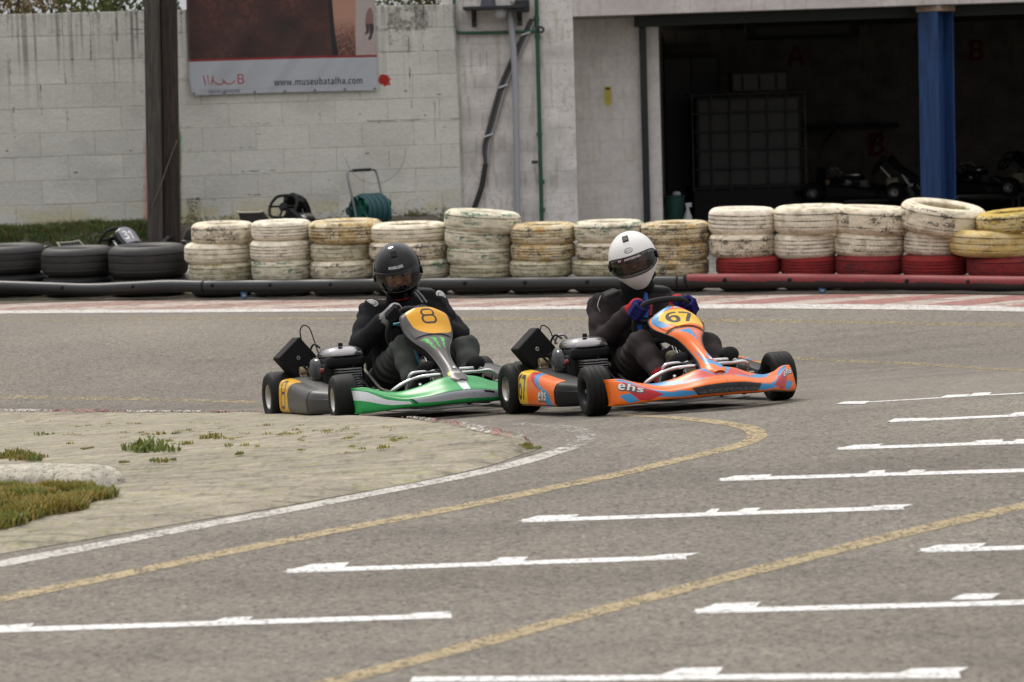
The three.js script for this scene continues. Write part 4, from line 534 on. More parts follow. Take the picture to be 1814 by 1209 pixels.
// bumper pipes bolted in front of the stacks
{
  const bp = mat(lin(0.018, 0.018, 0.019), 0.42, 0, { bumpMap: rubberBump[0], bumpScale: 0.0005 }), hole = mat(lin(0.004, 0.004, 0.004), 0.9);
  const redTop = pix(256, 128, (x, y) => { const a = y / 128, n = fbm(x / 30, y / 12, 950, 3), top = a > 0.25 + 0.06 * (n - 0.5) && a < 0.80; const w = sstep(0.62, 0.72, fbm(x / 18, y / 5, 955, 3)); return top ? [0.50 - 0.12 * w, 0.13 + 0.03 * w, 0.14 + 0.03 * w] : [0.13, 0.11, 0.11]; });
  const mk = (pts, r, m, label, bolts, name = 'barrier_pipe') => {
    const v = pts.map(([x, y]) => at(x, y, dB(x) - 0.02)), c = new THREE.CatmullRomCurve3(v), g = thing(name, label, 'pipe', v[0].clone(), 'bumper pipes of the barrier'), o = v[0].clone().negate(); const n = 90;
    const ge = grid(16, n, (u, w) => { const q = c.getPoint(w), t = c.getTangent(w), s = V(-t.z, 0, t.x).normalize(), a = -Math.PI / 2 + u * Math.PI * 2; return q.addScaledVector(s, Math.cos(a) * r).add(V(0, Math.sin(a) * r, 0)).add(o); }, (u, w) => [w * 9, u]);
    part(g, 'pipe_body', ge, m);
    for (const e of [0, 1]) { const q = c.getPoint(e).add(o); part(g, 'end_plug', new THREE.SphereGeometry(r * 0.97, 12, 8), hole, q.toArray()); }
    for (const px of bolts) { const i = pts.findIndex((p) => p[0] > px), A = pts[i - 1], B = pts[i], y = mix(A[1], B[1], (px - A[0]) / (B[0] - A[0])); const q = at(px, y - 2, dB(px) - 0.02 - r * 0.96).add(o); part(g, 'bolt_hole', new THREE.SphereGeometry(0.02, 10, 8), hole, q.toArray()); }
  };
  mk([[-320, 508], [-80, 506], [0, 508], [90, 511], [160, 513], [230, 510], [300, 507], [360, 508]], 0.056, bp, 'sagging black bumper pipe in front of the black tyres', [110, 235]);
  mk([[364, 508], [500, 507], [700, 504.5], [900, 503], [1100, 501], [1199, 500.5]], 0.056, bp, 'long black bumper pipe in front of the cream tyre stacks', [376, 478, 585, 823, 930, 1040]);
  mk([[1203, 500], [1222, 499.5], [1240, 499.5]], 0.05, bp, 'short black pipe stub entering the red bumper pipe', []);
  mk([[1219, 498], [1400, 498], [1600, 500], [1814, 503], [1900, 504]], 0.061, mat(0xffffff, 0.55, 0, { map: redTop }), 'bumper pipe painted red on top at the right', [1284, 1399, 1607, 1716]);
  const bl = mat(lin(0.02, 0.13, 0.26), 0.5);
  for (const [px, py, l] of [[432, 522, 'left'], [1457, 513, 'right']]) { const g = thing('blue_strap', `small blue strap under the ${l === 'left' ? 'black' : 'red'} bumper pipe`, 'strap', at(px, py, dB(px) - 0.03)); part(g, 'band', rbox(0.055, 0.07, 0.012, 0.004), bl); part(g, 'buckle', rbox(0.03, 0.02, 0.016, 0.004, 1), mat(lin(0.35, 0.36, 0.38), 0.4, 0.6), [0, -0.01, 0.006]); }
}

// ---------- hose reel by the wall ----------
{
  const d = 26.1, s = d / FOC, c = at(655, 373, d), gy = bankH(c.x, c.z), g = thing('hose_reel', 'green hose reel trolley with a tall grey handle by the wall', 'hose reel', V(c.x, gy, c.z)); g.rotation.y = 0.85;
  const cy = c.y - gy, gm = mat(lin(0.008, 0.10, 0.065), 0.45), hm = mat(lin(0.015, 0.075, 0.085), 0.5), st = mat(lin(0.22, 0.22, 0.23), 0.4, 0.6);
  const disc = () => { const R = 0.21, sh = new THREE.Shape(); sh.absarc(0, 0, R, 0, 6.2832); for (let k = 0; k < 5; k++) { const h = new THREE.Path(), a = k / 5 * 6.283; h.absarc(Math.cos(a) * 0.115, Math.sin(a) * 0.115, 0.042, 0, 6.2832, true); sh.holes.push(h); } return new THREE.ExtrudeGeometry(sh, { depth: 0.02, bevelEnabled: true, bevelSize: 0.006, bevelThickness: 0.006, bevelSegments: 2, curveSegments: 28 }).rotateY(Math.PI / 2); };
  part(g, 'side_disc', disc(), gm, [-0.19, cy, 0]); part(g, 'side_disc', disc(), gm, [0.16, cy, 0]);
  for (let k = 0; k < 8; k++) part(g, 'hose_turn', new THREE.TorusGeometry(0.145 + 0.012 * (k % 2), 0.021, 8, 30).rotateY(Math.PI / 2), hm, [-0.14 + k * 0.038, cy, 0]);
  part(g, 'drum', new THREE.CylinderGeometry(0.11, 0.11, 0.32, 20).rotateZ(Math.PI / 2), gm, [0, cy, 0]);
  part(g, 'handle', tube([[-0.215, cy - 0.3, 0.03], [-0.215, cy, 0], [-0.215, cy + 0.36, -0.09], [-0.2, cy + 0.405, -0.1], [-0.15, cy + 0.415, -0.1], [0.15, cy + 0.415, -0.1], [0.2, cy + 0.405, -0.1], [0.215, cy + 0.36, -0.09], [0.215, cy, 0], [0.215, cy - 0.3, 0.03]], 0.0115, 90, 8), st);
  part(g, 'grip', tube([[-0.13, cy + 0.416, -0.1], [0.13, cy + 0.416, -0.1]], 0.017, 4, 10), mat(lin(0.02, 0.02, 0.02), 0.7)); part(g, 'foot_bar', bar([-0.215, 0.012, 0.12], [0.215, 0.012, 0.12], 0.0115), st); for (const k of [-1, 1]) part(g, 'foot', tube([[k * 0.215, 0.012, 0.12], [k * 0.215, Math.max(0.05, cy - 0.3), 0.03], [k * 0.215, 0.012, -0.14]], 0.0115, 20, 8), st);
}
// ================= karts =================
// kart frame: x to the driver's left, y up, z forward, origin on the road between the axles
const skew = (c, k, f) => { c.save(); c.transform(1, 0, k, 1, 0, 0); f(); c.restore(); };
const poly = (c, col, pts, a = 1) => { c.globalAlpha = a; c.fillStyle = col; c.beginPath(); pts.forEach(([x, y], i) => i ? c.lineTo(x, y) : c.moveTo(x, y)); c.closePath(); c.fill(); c.globalAlpha = 1; };
function scuff(c, w, h, seed, n, dark = '#2a2622') { const r = rng(seed); for (let i = 0; i < n; i++) { c.globalAlpha = 0.1 + 0.4 * r() * r(); c.strokeStyle = r() < 0.7 ? dark : '#e8e0d6'; c.lineWidth = 0.6 + 2.6 * r() * r(); const x = r() * w, y = r() * h, l = 6 + 46 * r() * r(), a = (r() - 0.5) * 0.7; c.beginPath(); c.moveTo(x, y); c.lineTo(x + Math.cos(a) * l, y + Math.sin(a) * l); c.stroke(); } c.globalAlpha = 1; }
function grime(c, w, h, seed, n, a = 0.06) { const r = rng(seed); for (let i = 0; i < n; i++) { c.globalAlpha = a * r(); c.fillStyle = r() < 0.6 ? '#3a322b' : '#8a7f72'; c.beginPath(); c.ellipse(r() * w, r() * h, 2 + 18 * r(), 1 + 7 * r(), r() * 3, 0, 6.3); c.fill(); } c.globalAlpha = 1; }
const FW = 1600, FH = 480;
const fX = (x) => (x + 0.5) * FW, fY = (v) => FH * (1 - v);
const ORANGE = '#e0660f', BLUE = '#3a86b8', RED = '#b3272d', GREEN = '#1d8f45';
const ehs = (c, x, y, s, col = '#d9d6d0') => { c.save(); c.translate(x, y); c.transform(1, 0, -0.28, 1, 0, 0); c.font = `bold ${s}px sans-serif`; c.lineJoin = 'round'; c.lineWidth = s * 0.14; c.strokeStyle = '#4b4a4c'; c.strokeText('ehs', s * 0.04, s * 0.05); c.fillStyle = col; c.fillText('ehs', 0, 0); c.restore(); };
const fairingArt = {
  orange: tex(FW, FH, (c) => {
    c.fillStyle = ORANGE; c.fillRect(0, 0, FW, FH);
    for (const s of [1, -1]) {
      c.save(); if (s < 0) { c.translate(FW, 0); c.scale(-1, 1); }
      const P = (a) => a.map(([x, v]) => [fX(x), fY(v)]);
      poly(c, BLUE, P([[-0.475, 0.86], [-0.40, 0.78], [-0.36, 0.62], [-0.345, 0.48], [-0.30, 0.42], [-0.27, 0.36], [-0.23, 0.40], [-0.17, 0.30], [-0.14, 0.18], [-0.23, 0.15], [-0.34, 0.20], [-0.38, 0.33], [-0.44, 0.4]]));
      poly(c, RED, P([[-0.46, 0.56], [-0.37, 0.55], [-0.30, 0.28], [-0.36, 0.11], [-0.40, 0.14], [-0.44, 0.32]]));
      poly(c, BLUE, P([[-0.48, 0.22], [-0.43, 0.27], [-0.40, 0.13], [-0.44, 0.09]]));
      poly(c, BLUE, P([[-0.36, 0.90], [-0.27, 0.92], [-0.20, 0.78], [-0.06, 0.62], [-0.2, 0.68], [-0.30, 0.76]]));
      poly(c, '#c2433a', P([[-0.20, 0.72], [-0.10, 0.86], [-0.055, 0.86], [-0.02, 0.74], [0.0, 0.68], [-0.06, 0.66]]));
      poly(c, BLUE, P([[-0.09, 0.9], [-0.075, 0.96], [-0.055, 0.86], [-0.02, 0.72], [0.02, 0.65], [-0.04, 0.72]]));
      poly(c, '#1a1614', P([[-0.5, 0.0], [0, 0.0], [0, 0.06], [-0.14, 0.075], [-0.3, 0.09], [-0.5, 0.05]]));
      c.restore();
    }
    c.strokeStyle = '#5a2a16'; c.lineWidth = 3; c.beginPath(); c.moveTo(fX(0.0), fY(1)); c.lineTo(fX(0.005), fY(0.45)); c.stroke();
    ehs(c, fX(-0.482), fY(0.32), FH * 0.2); ehs(c, fX(0.41), fY(0.36), FH * 0.16);
    grime(c, FW, FH, 5, 900, 0.14); scuff(c, FW, FH, 6, 420, '#2a140c');
  }),
  green: tex(FW, FH, (c) => {
    c.fillStyle = GREEN; c.fillRect(0, 0, FW, FH); const P = (a) => a.map(([x, v]) => [fX(x), fY(v)]);
    for (const s of [1, -1]) {
      c.save(); if (s < 0) { c.translate(FW, 0); c.scale(-1, 1); }
      poly(c, '#c9cbce', P([[-0.5, 0.46], [-0.45, 0.42], [-0.38, 0.34], [-0.285, 0.32], [-0.275, 0.21], [-0.36, 0.2], [-0.43, 0.24], [-0.5, 0.28]]));
      poly(c, '#9fa2a8', P([[-0.27, 0.42], [-0.1, 0.43], [0, 0.44], [0, 0.2], [-0.12, 0.18], [-0.245, 0.24]]));
      poly(c, '#121212', P([[-0.5, 0.0], [0, 0.0], [0, 0.085], [-0.2, 0.09], [-0.3, 0.07], [-0.4, 0.04], [-0.5, 0.03]]));
      poly(c, '#173a22', P([[-0.5, 0.52], [-0.4, 0.475], [-0.28, 0.44], [0, 0.455], [0, 0.437], [-0.27, 0.42], [-0.4, 0.455], [-0.5, 0.5]]));
      poly(c, '#173a22', P([[-0.285, 0.42], [-0.27, 0.42], [-0.245, 0.2], [-0.258, 0.2]]));
      poly(c, '#d4d6d6', P([[-0.055, 0.92], [0, 0.92], [0, 0.46], [-0.02, 0.46], [-0.025, 0.7]]));
      c.restore();
    }
    poly(c, '#1b1b1b', P([[0.09, 0.42], [0.16, 0.41], [0.16, 0.33], [0.10, 0.35]])); const r = rng(4); for (let i = 0; i < 26; i++) poly(c, '#2a2a2a', P([[-0.12 + 0.3 * r(), 0.22 + 0.14 * r()]].flatMap(([x, v]) => [[x, v], [x + 0.012 * r(), v + 0.008], [x + 0.016, v - 0.01]])), 0.35);
    grime(c, FW, FH, 15, 900, 0.13); scuff(c, FW, FH, 16, 420);
  }),
  plain: tex(64, 32, (c) => { c.fillStyle = '#2a2a2c'; c.fillRect(0, 0, 64, 32); }) };
const rounded8 = (c, x, y, w, h, lw, col) => { c.strokeStyle = col; c.lineWidth = lw; c.lineJoin = 'round'; for (const [dy, k] of [[0, 0.46], [h * 0.46, 0.54]]) { c.beginPath(); c.roundRect(x + (k < 0.5 ? w * 0.03 : 0), y + dy, w * (k < 0.5 ? 0.94 : 1), h * k, w * 0.28); c.stroke(); } };
const NW = 640, NH = 1024;
const nX = (u) => (u + 1) / 2 * NW, nY = (t) => t * NH;
const panelArt = {
  grey: tex(NW, NH, (c) => {
    c.fillStyle = '#4b4845'; c.fillRect(0, 0, NW, NH); grime(c, NW, NH, 25, 500, 0.1);
    c.fillStyle = '#d79a14'; c.beginPath(); c.moveTo(nX(-0.84), nY(0.035)); c.lineTo(nX(0.97), nY(0.03)); c.lineTo(nX(0.98), nY(0.32)); c.quadraticCurveTo(nX(0.95), nY(0.39), nX(0.1), nY(0.40)); c.quadraticCurveTo(nX(-0.5), nY(0.39), nX(-0.64), nY(0.29)); c.fill();
    c.strokeStyle = '#2b2622'; c.lineWidth = 5; c.stroke(); rounded8(c, nX(-0.17), nY(0.07), NW * 0.27, NH * 0.19, 26, '#31242a');
    for (let k = 0; k < 3; k++) { const x = nX(-0.62 + 0.5 * k), y = nY(0.43), q = 2.0; poly(c, k < 2 ? '#3aa83a' : '#5bb45b', [[-26, 0], [30, 6], [36, 34], [22, 52], [40, 70], [26, 96], [38, 122], [26, 158 - k * 14], [12, 118], [2, 92], [12, 74], [-6, 44], [2, 22]].map(([a, b]) => [x + a * q, y + b * 0.95])); }
    poly(c, '#b7b63a', [[nX(-0.7), nY(0.87)], [nX(-0.4), nY(0.87)], [nX(-0.4), nY(0.915)], [nX(-0.7), nY(0.915)]]); c.fillStyle = '#d8d4cc'; c.font = `bold ${NH * 0.045}px sans-serif`; c.fillText('BATALHA', nX(-0.36), nY(0.912), NW * 0.45);
    c.fillStyle = '#e8e4dc'; c.beginPath(); c.arc(nX(0.05), nY(0.835), 12, 0, 6.3); c.fill(); scuff(c, NW, NH, 26, 160);
  }),
  orange: tex(NW, NH, (c) => {
    c.fillStyle = ORANGE; c.fillRect(0, 0, NW, NH);
    poly(c, BLUE, [[nX(-0.9), nY(0.08)], [nX(-0.4), nY(0)], [nX(-0.1), nY(0)], [nX(-0.1), nY(0.05)], [nX(-0.5), nY(0.10)], [nX(-0.66), nY(0.22)], [nX(-0.6), nY(0.38)], [nX(-0.85), nY(0.34)], [nX(-0.92), nY(0.2)]]); poly(c, RED, [[nX(0.05), nY(0)], [nX(0.7), nY(0)], [nX(0.86), nY(0.1)], [nX(0.3), nY(0.06)]]);
    c.fillStyle = '#e0b526'; c.beginPath(); c.moveTo(nX(-0.62), nY(0.11)); c.quadraticCurveTo(nX(0.1), nY(0.05), nX(0.82), nY(0.1)); c.lineTo(nX(0.98), nY(0.35)); c.quadraticCurveTo(nX(0.3), nY(0.365), nX(-0.3), nY(0.405)); c.quadraticCurveTo(nX(-0.6), nY(0.34), nX(-0.72), nY(0.22)); c.fill();
    c.fillStyle = '#3a2f2c'; c.lineWidth = 6; c.strokeStyle = '#3a2f2c'; c.save(); c.translate(nX(-0.52), nY(0.345)); c.scale(1.25, 1); c.font = `bold ${NH * 0.3}px sans-serif`; c.fillText('67', 0, 0, NW * 0.46); c.restore();
    ehs(c, nX(0.02), nY(0.052), 46, '#cfe3ee');
    c.fillStyle = '#171412'; c.fillRect(0, nY(0.405), NW, nY(0.022));
    poly(c, BLUE, [[nX(-0.5), nY(0.45)], [nX(0.2), nY(0.44)], [nX(0.45), nY(0.6)], [nX(0.0), nY(0.52)]]); poly(c, '#e07a72', [[nX(0.3), nY(0.47)], [nX(0.8), nY(0.45)], [nX(0.85), nY(0.6)]]);
    poly(c, BLUE, [[nX(-0.8), nY(0.66)], [nX(-0.55), nY(0.78)], [nX(0.1), nY(0.86)], [nX(0.62), nY(0.86)], [nX(0.86), nY(0.76)], [nX(0.75), nY(0.93)], [nX(0.3), nY(0.965)], [nX(-0.2), nY(0.9)], [nX(-0.6), nY(0.88)]]);
    poly(c, RED, [[nX(-0.76), nY(0.68)], [nX(-0.4), nY(0.78)], [nX(0.4), nY(0.86)], [nX(0.66), nY(0.82)], [nX(0.6), nY(0.875)], [nX(0.3), nY(0.885)], [nX(-0.4), nY(0.81)]]);
    poly(c, '#4a92c4', [[nX(0.1), nY(0.755)], [nX(0.75), nY(0.745)], [nX(0.8), nY(0.825)], [nX(0.15), nY(0.835)]]); ehs(c, nX(0.2), nY(0.815), 54, '#dfe6ea');
    c.fillStyle = '#231a16'; c.beginPath(); c.ellipse(nX(0.3), nY(0.70), 16, 9, 0, 0, 6.3); c.fill(); for (const [u, t] of [[0.1, 0.52], [0.28, 0.55]]) { c.fillStyle = '#e9c9b8'; c.beginPath(); c.arc(nX(u), nY(t), 8, 0, 6.3); c.fill(); }
    grime(c, NW, NH, 35, 500, 0.12); scuff(c, NW, NH, 36, 260, '#3a1a0e');
  }),
  white31: tex(NW, NH, (c) => { c.fillStyle = '#26262a'; c.fillRect(0, 0, NW, NH); c.fillStyle = '#8c8a92'; c.fillRect(nX(-0.8), nY(0.03), NW * 0.8, NH * 0.34); c.fillStyle = '#ece9e4'; c.font = `bold ${NH * 0.27}px sans-serif`; c.fillText('31', nX(-0.62), nY(0.31), NW * 0.62); }),
  dark: tex(32, 32, (c) => { c.fillStyle = '#1b1b1d'; c.fillRect(0, 0, 32, 32); }) };
const podArt = {
  orange: tex(768, 256, (c, w, h) => {  // 0 = rear edge, 1 = front edge of the outer face
    c.fillStyle = ORANGE; c.fillRect(0, 0, w, h); poly(c, '#d8b024', [[0, 0], [w * 0.30, 0], [w * 0.27, h], [0, h]]); poly(c, RED, [[w * 0.26, h * 0.05], [w * 0.42, 0], [w * 0.66, h * 0.6], [w * 0.5, h * 0.45]]); poly(c, BLUE, [[w * 0.40, 0], [w * 0.5, 0], [w * 0.62, h * 0.36], [w * 0.84, h * 0.6], [w * 0.96, h], [w * 0.76, h], [w * 0.7, h * 0.62], [w * 0.5, h * 0.34]]);
    c.save(); c.translate(w * 0.035, h * 0.86); c.scale(0.62, 1); c.font = `bold ${h * 0.92}px sans-serif`; c.fillStyle = '#3b3428'; c.fillText('67', 0, 0, w * 0.34); c.restore(); ehs(c, w * 0.56, h * 0.86, h * 0.4); grime(c, w, h, 45, 300, 0.1); scuff(c, w, h, 46, 160, '#3a1a0e');
  }),
  grey: tex(768, 256, (c, w, h) => { c.fillStyle = '#3f3d3a'; c.fillRect(0, 0, w, h); grime(c, w, h, 55, 600, 0.14); poly(c, '#d3a01f', [[0, 0], [w * 0.46, 0], [w * 0.40, h * 0.2], [w * 0.34, h * 0.45], [w * 0.36, h], [0, h]]); poly(c, '#e8c977', [[w * 0.05, h * 0.3], [w * 0.33, h * 0.26], [w * 0.33, h * 0.32], [w * 0.05, h * 0.37]], 0.8); c.save(); c.translate(w * 0.1, h * 0.14); c.transform(1, 0, -0.16, 1, 0, 0); rounded8(c, w * 0.05, 0, w * 0.13, h * 0.72, 17, '#33281f'); c.restore(); scuff(c, w, h, 56, 120); }),
  plain: tex(32, 32, (c) => { c.fillStyle = '#8f8a80'; c.fillRect(0, 0, 32, 32); }) };

const KM = { chrome: mat(lin(0.62, 0.62, 0.62), 0.22, 1), steel: mat(lin(0.25, 0.25, 0.25), 0.45, 0.8), black: phys(lin(0.008, 0.008, 0.009), 0.5, { specularIntensity: 0.35 }), gloss: phys(lin(0.008, 0.008, 0.009), 0.14), plastic: phys(lin(0.012, 0.0115, 0.011), 0.5, { specularIntensity: 0.5 }), rubber: phys(lin(0.009, 0.0088, 0.0085), 0.62, { specularIntensity: 0.4, bumpMap: rubberBump[2], bumpScale: 0.0004 }), alloy: mat(lin(0.42, 0.40, 0.37), 0.38, 0.85), cream: mat(lin(0.42, 0.39, 0.31), 0.6), tank: mat(lin(0.36, 0.33, 0.21), 0.5), redp: mat(lin(0.16, 0.015, 0.015), 0.5), brass: mat(lin(0.34, 0.27, 0.15), 0.6, 0.2), blue: mat(lin(0.01, 0.14, 0.2), 0.4), shell: mat(lin(0.03, 0.03, 0.032), 0.55) };
const FA = { x: [0, 0.1, 0.2, 0.3, 0.38, 0.45, 0.5], ct: [0.218, 0.205, 0.172, 0.153, 0.162, 0.186, 0.186], zt: [0.90, 0.89, 0.86, 0.81, 0.77, 0.72, 0.70], cc: [0.143, 0.137, 0.122, 0.118, 0.136, 0.164, 0.170], zc: [1.045, 1.03, 0.99, 0.93, 0.85, 0.765, 0.725], cb: [0.073, 0.073, 0.069, 0.07, 0.062, 0.055, 0.054], zb: [1.035, 1.02, 0.985, 0.935, 0.865, 0.80, 0.765] };
const fc = Object.fromEntries(['ct', 'zt', 'cc', 'zc', 'cb', 'zb'].map((k) => [k, curve1(FA.x, FA[k])]));
function fairAt(t, v, off = 0) {      // t -1..1 across, v 0..1 from the under lip over the crease to the crest
  const side = clamp((Math.abs(t) - 0.92) / 0.08), x = Math.sign(t) * Math.min(0.5, Math.abs(t) / 0.92 * 0.5), ax = Math.abs(x), back = -0.1 * side;
  const b = [fc.zb(ax), fc.cb(ax)], c = [fc.zc(ax), fc.cc(ax)], e = [fc.zt(ax), fc.ct(ax)], pts = [[b[0] - 0.05, b[1] - 0.004], b, [mix(b[0], c[0], 0.55) + 0.012, mix(b[1], c[1], 0.55)], c, [mix(c[0], e[0], 0.5) + 0.004, mix(c[1], e[1], 0.5) - 0.004], e, [e[0] - 0.03, e[1] - 0.012], [e[0] - 0.045, e[1] - 0.06]], vs = [0, 0.07, 0.27, 0.45, 0.68, 0.9, 0.95, 1];
  const z = curve1(vs, pts.map((p) => p[0]))(v), y = curve1(vs, pts.map((p) => p[1]))(v);
  return V(x + Math.sign(x) * (0.008 * Math.sin(side * 3.14)), y + off * 0.4, z + back + off);
}
const fairGeo = grid(96, 26, (u, v) => fairAt(u * 2 - 1, v), (u, v) => [(clamp((u * 2 - 1) / 0.92, -1, 1) + 1) / 2, v]);
const grilleGeo = grid(40, 6, (u, v) => fairAt(mix(-0.30, 0.36, u) + (v - 0.5) * 0.05 * (u < 0.5 ? -1 : 1), mix(0.13, 0.40, v), 0.004));
const NP = { t: [0, 0.04, 0.1, 0.2, 0.3, 0.4, 0.5, 0.6, 0.7, 0.8, 0.9, 0.96, 1], y: [0.592, 0.578, 0.556, 0.52, 0.478, 0.434, 0.39, 0.345, 0.305, 0.268, 0.232, 0.211, 0.197], z: [0.365, 0.385, 0.41, 0.44, 0.475, 0.53, 0.6, 0.665, 0.735, 0.81, 0.89, 0.935, 0.965], w: [0.055, 0.105, 0.13, 0.137, 0.133, 0.112, 0.072, 0.049, 0.042, 0.046, 0.066, 0.07, 0.045] };
const np = { y: curve1(NP.t, NP.y), z: curve1(NP.t, NP.z), w: curve1(NP.t, NP.w) };
function panelAt(u, t, off, low) {    // low: height squeeze of the top for the flatter orange panel
  const f = (k) => { const y = np.y(k); return y - low * sstep(0.5, 0, k); }, e = 0.01, a = [f(Math.max(0, t - e)), np.z(Math.max(0, t - e))], b = [f(Math.min(1, t + e)), np.z(Math.min(1, t + e))], l = Math.hypot(b[0] - a[0], b[1] - a[1]), n = [(b[1] - a[1]) / l, -(b[0] - a[0]) / l], w = np.w(t) * (1 + low * 1.2 * sstep(0.45, 0.2, t)), dr = off - (0.034 + 0.4 * low * sstep(0.5, 0.2, t)) * Math.pow(Math.abs(u), 2.4);
  return V(w * u, f(t) + n[0] * dr, np.z(t) + n[1] * dr);
}
const panelGeos = {};
function panelGeo(low) {
  if (panelGeos[low]) return panelGeos[low]; const top = grid(28, 70, (u, t) => panelAt(u * 2 - 1, t, 0, low), (u, t) => [u, 1 - t]);
  const skirt = []; const rimAt = (k, t) => panelAt(k, t, 0, low); for (const k of [-1, 1]) skirt.push(grid(4, 70, (u, t) => panelAt(k * (1 - 0.1 * u), t, -0.052 * u * sstep(1.02, 0.75, t) - 0.006 * u, low)));
  skirt.push(grid(28, 4, (u, t) => panelAt((u * 2 - 1) * (1 - 0.1 * t), 0, -0.03 * t, low))); skirt.push(grid(28, 60, (u, t) => panelAt((u * 2 - 1) * 0.95, t, -0.03, low)));
  const rim = new THREE.TubeGeometry(new THREE.CatmullRomCurve3([...Array(24)].map((_, i) => panelAt(-1, 1 - i / 23, 0, low)).concat([...Array(8)].map((_, i) => panelAt(-1 + 2 * (i + 1) / 9, 0, 0, low)), [...Array(24)].map((_, i) => panelAt(1, i / 23, 0, low)))), 120, 0.0045, 6);
  return panelGeos[low] = { top, skirt: merge(skirt), rim };
}
const plateGeo = (low) => grid(24, 26, (u, t) => panelAt(mix(-0.86, 0.97, u), mix(0.03, 0.40, t), 0.005, low), (u, t) => [(mix(-0.86, 0.97, u) + 1) / 2, 1 - mix(0.03, 0.40, t)]);
function podGeo(side, sticker) {
  const sec = (z) => { const e = sstep(0.2, 0.37, z), rr = sstep(-0.34, -0.37, z), yt = mix(0.238, 0.178, sstep(-0.4, 0.36, z)) - 0.015 * rr - 0.02 * e, xo = 0.645 - 0.10 * e * e - 0.012 * rr; return [[0.47, 0.062], [xo - 0.05, 0.048], [xo - 0.012, 0.052], [xo - 0.002, 0.075], [xo, 0.12], [xo - 0.006, yt - 0.03], [xo - 0.02, yt - 0.008], [xo - 0.045, yt], [0.47, yt + 0.006], [0.46, yt - 0.03]]; };
  const vs = [0, 0.1, 0.16, 0.22, 0.36, 0.62, 0.70, 0.76, 0.94, 1], z0 = -0.372, z1 = 0.37;
  const f = (u, v, off) => { const z = mix(z0, z1, u), s = sec(z), x = curve1(vs, s.map((p) => p[0]))(v), y = curve1(vs, s.map((p) => p[1]))(v); return V(side * (x + off), y + off * 0.3, z); };
  if (sticker) return grid(40, 14, (u, v) => f(mix(0.01, 0.83, side < 0 ? u : 1 - u), mix(0.15, 0.80, v), 0.0025), (u, v) => [side < 0 ? u : u, v]);
  const caps = [0, 1].map((u) => { const c = V(side * 0.54, 0.12, u ? z1 - 0.02 : z0 + 0.01), g = grid(24, 2, (a, b) => f(u, a, 0).lerp(c, b)); return g; });
  return merge([grid(36, 24, (u, v) => f(u, v, 0)), ...caps]);
}
const pods = { L: podGeo(1), R: podGeo(-1), SL: podGeo(1, true), SR: podGeo(-1, true) };
function tyreLathe(R, W, rim, grooves) {
  const h = W / 2, p = [[rim - 0.006, -h * 0.80], [rim, -h * 0.90], [rim + 0.012, -h * 0.965], [mix(rim, R, 0.55), -h], [R - 0.018, -h * 0.96], [R - 0.006, -h * 0.84], [R - 0.001, -h * 0.7]];
  if (grooves) for (let i = 0; i < 3; i++) { const c = mix(-0.36, 0.36, i / 2) * h * 1.25, w = 0.0035; p.push([R, c - w - 0.0015], [R - 0.004, c - w], [R - 0.004, c + w], [R, c + w + 0.0015]); } else p.push([R, -h * 0.3], [R, h * 0.3]);
  p.push([R - 0.001, h * 0.7], [R - 0.006, h * 0.84], [R - 0.018, h * 0.96], [mix(rim, R, 0.55), h], [rim + 0.012, h * 0.965], [rim, h * 0.90], [rim - 0.006, h * 0.80]);
  return new THREE.LatheGeometry(p.map((q) => new THREE.Vector2(...q)), 64).rotateZ(-Math.PI / 2);
}
function rimLathe(rim, W) { const h = W / 2; return new THREE.LatheGeometry([[0.018, -h * 0.15], [0.024, -h * 0.32], [0.03, -h * 0.22], [rim * 0.72, -h * 0.30], [rim * 0.84, -h * 0.62], [rim * 0.9, -h * 0.86], [rim + 0.006, -h * 0.93], [rim + 0.007, -h * 0.86], [rim - 0.004, -h * 0.7], [rim - 0.006, h * 0.7], [rim + 0.007, h * 0.9], [rim + 0.002, h * 0.94], [rim * 0.86, h * 0.8], [rim * 0.75, h * 0.2], [0.02, h * 0.15], [0.018, -h * 0.15]].map((q) => new THREE.Vector2(...q)), 40).rotateZ(-Math.PI / 2); }
const wheelGeos = { fs: tyreLathe(0.128, 0.132, 0.066, false), fg: tyreLathe(0.128, 0.132, 0.066, true), rs: tyreLathe(0.14, 0.195, 0.068, false), rg: tyreLathe(0.14, 0.195, 0.068, true), rf: rimLathe(0.066, 0.132), rr: rimLathe(0.068, 0.195) };
// seat shell with a pale rim
const seatPath = curve1([0, 0.25, 0.5, 0.7, 1], [0.12, 0.0, -0.2, -0.34, -0.44]), seatY = curve1([0, 0.25, 0.5, 0.7, 1], [0.10, 0.055, 0.05, 0.12, 0.43]), seatW = curve1([0, 0.3, 0.6, 1], [0.14, 0.19, 0.2, 0.15]), seatSide = curve1([0, 0.2, 0.5, 0.75, 1], [0.03, 0.09, 0.20, 0.16, 0.03]);
const seatAt = (u, t) => { const k = u * 2 - 1, a = Math.abs(k), s = seatSide(t) * Math.pow(a, 3), bx = sstep(0.55, 0.8, t); return V(0.01 + seatW(t) * Math.sign(k) * Math.sin(a * 1.5) , seatY(t) + s * (1 - 0.6 * bx), seatPath(t) + s * (0.3 + 0.8 * bx)); };
const seatGeo = grid(24, 40, seatAt), seatRim = merge([0, 1].map((k) => new THREE.TubeGeometry(new THREE.CatmullRomCurve3([...Array(20)].map((_, i) => seatAt(k, i / 19))), 50, 0.0085, 6)).concat([new THREE.TubeGeometry(new THREE.CatmullRomCurve3([...Array(12)].map((_, i) => seatAt(i / 11, 1))), 24, 0.0085, 6)]));
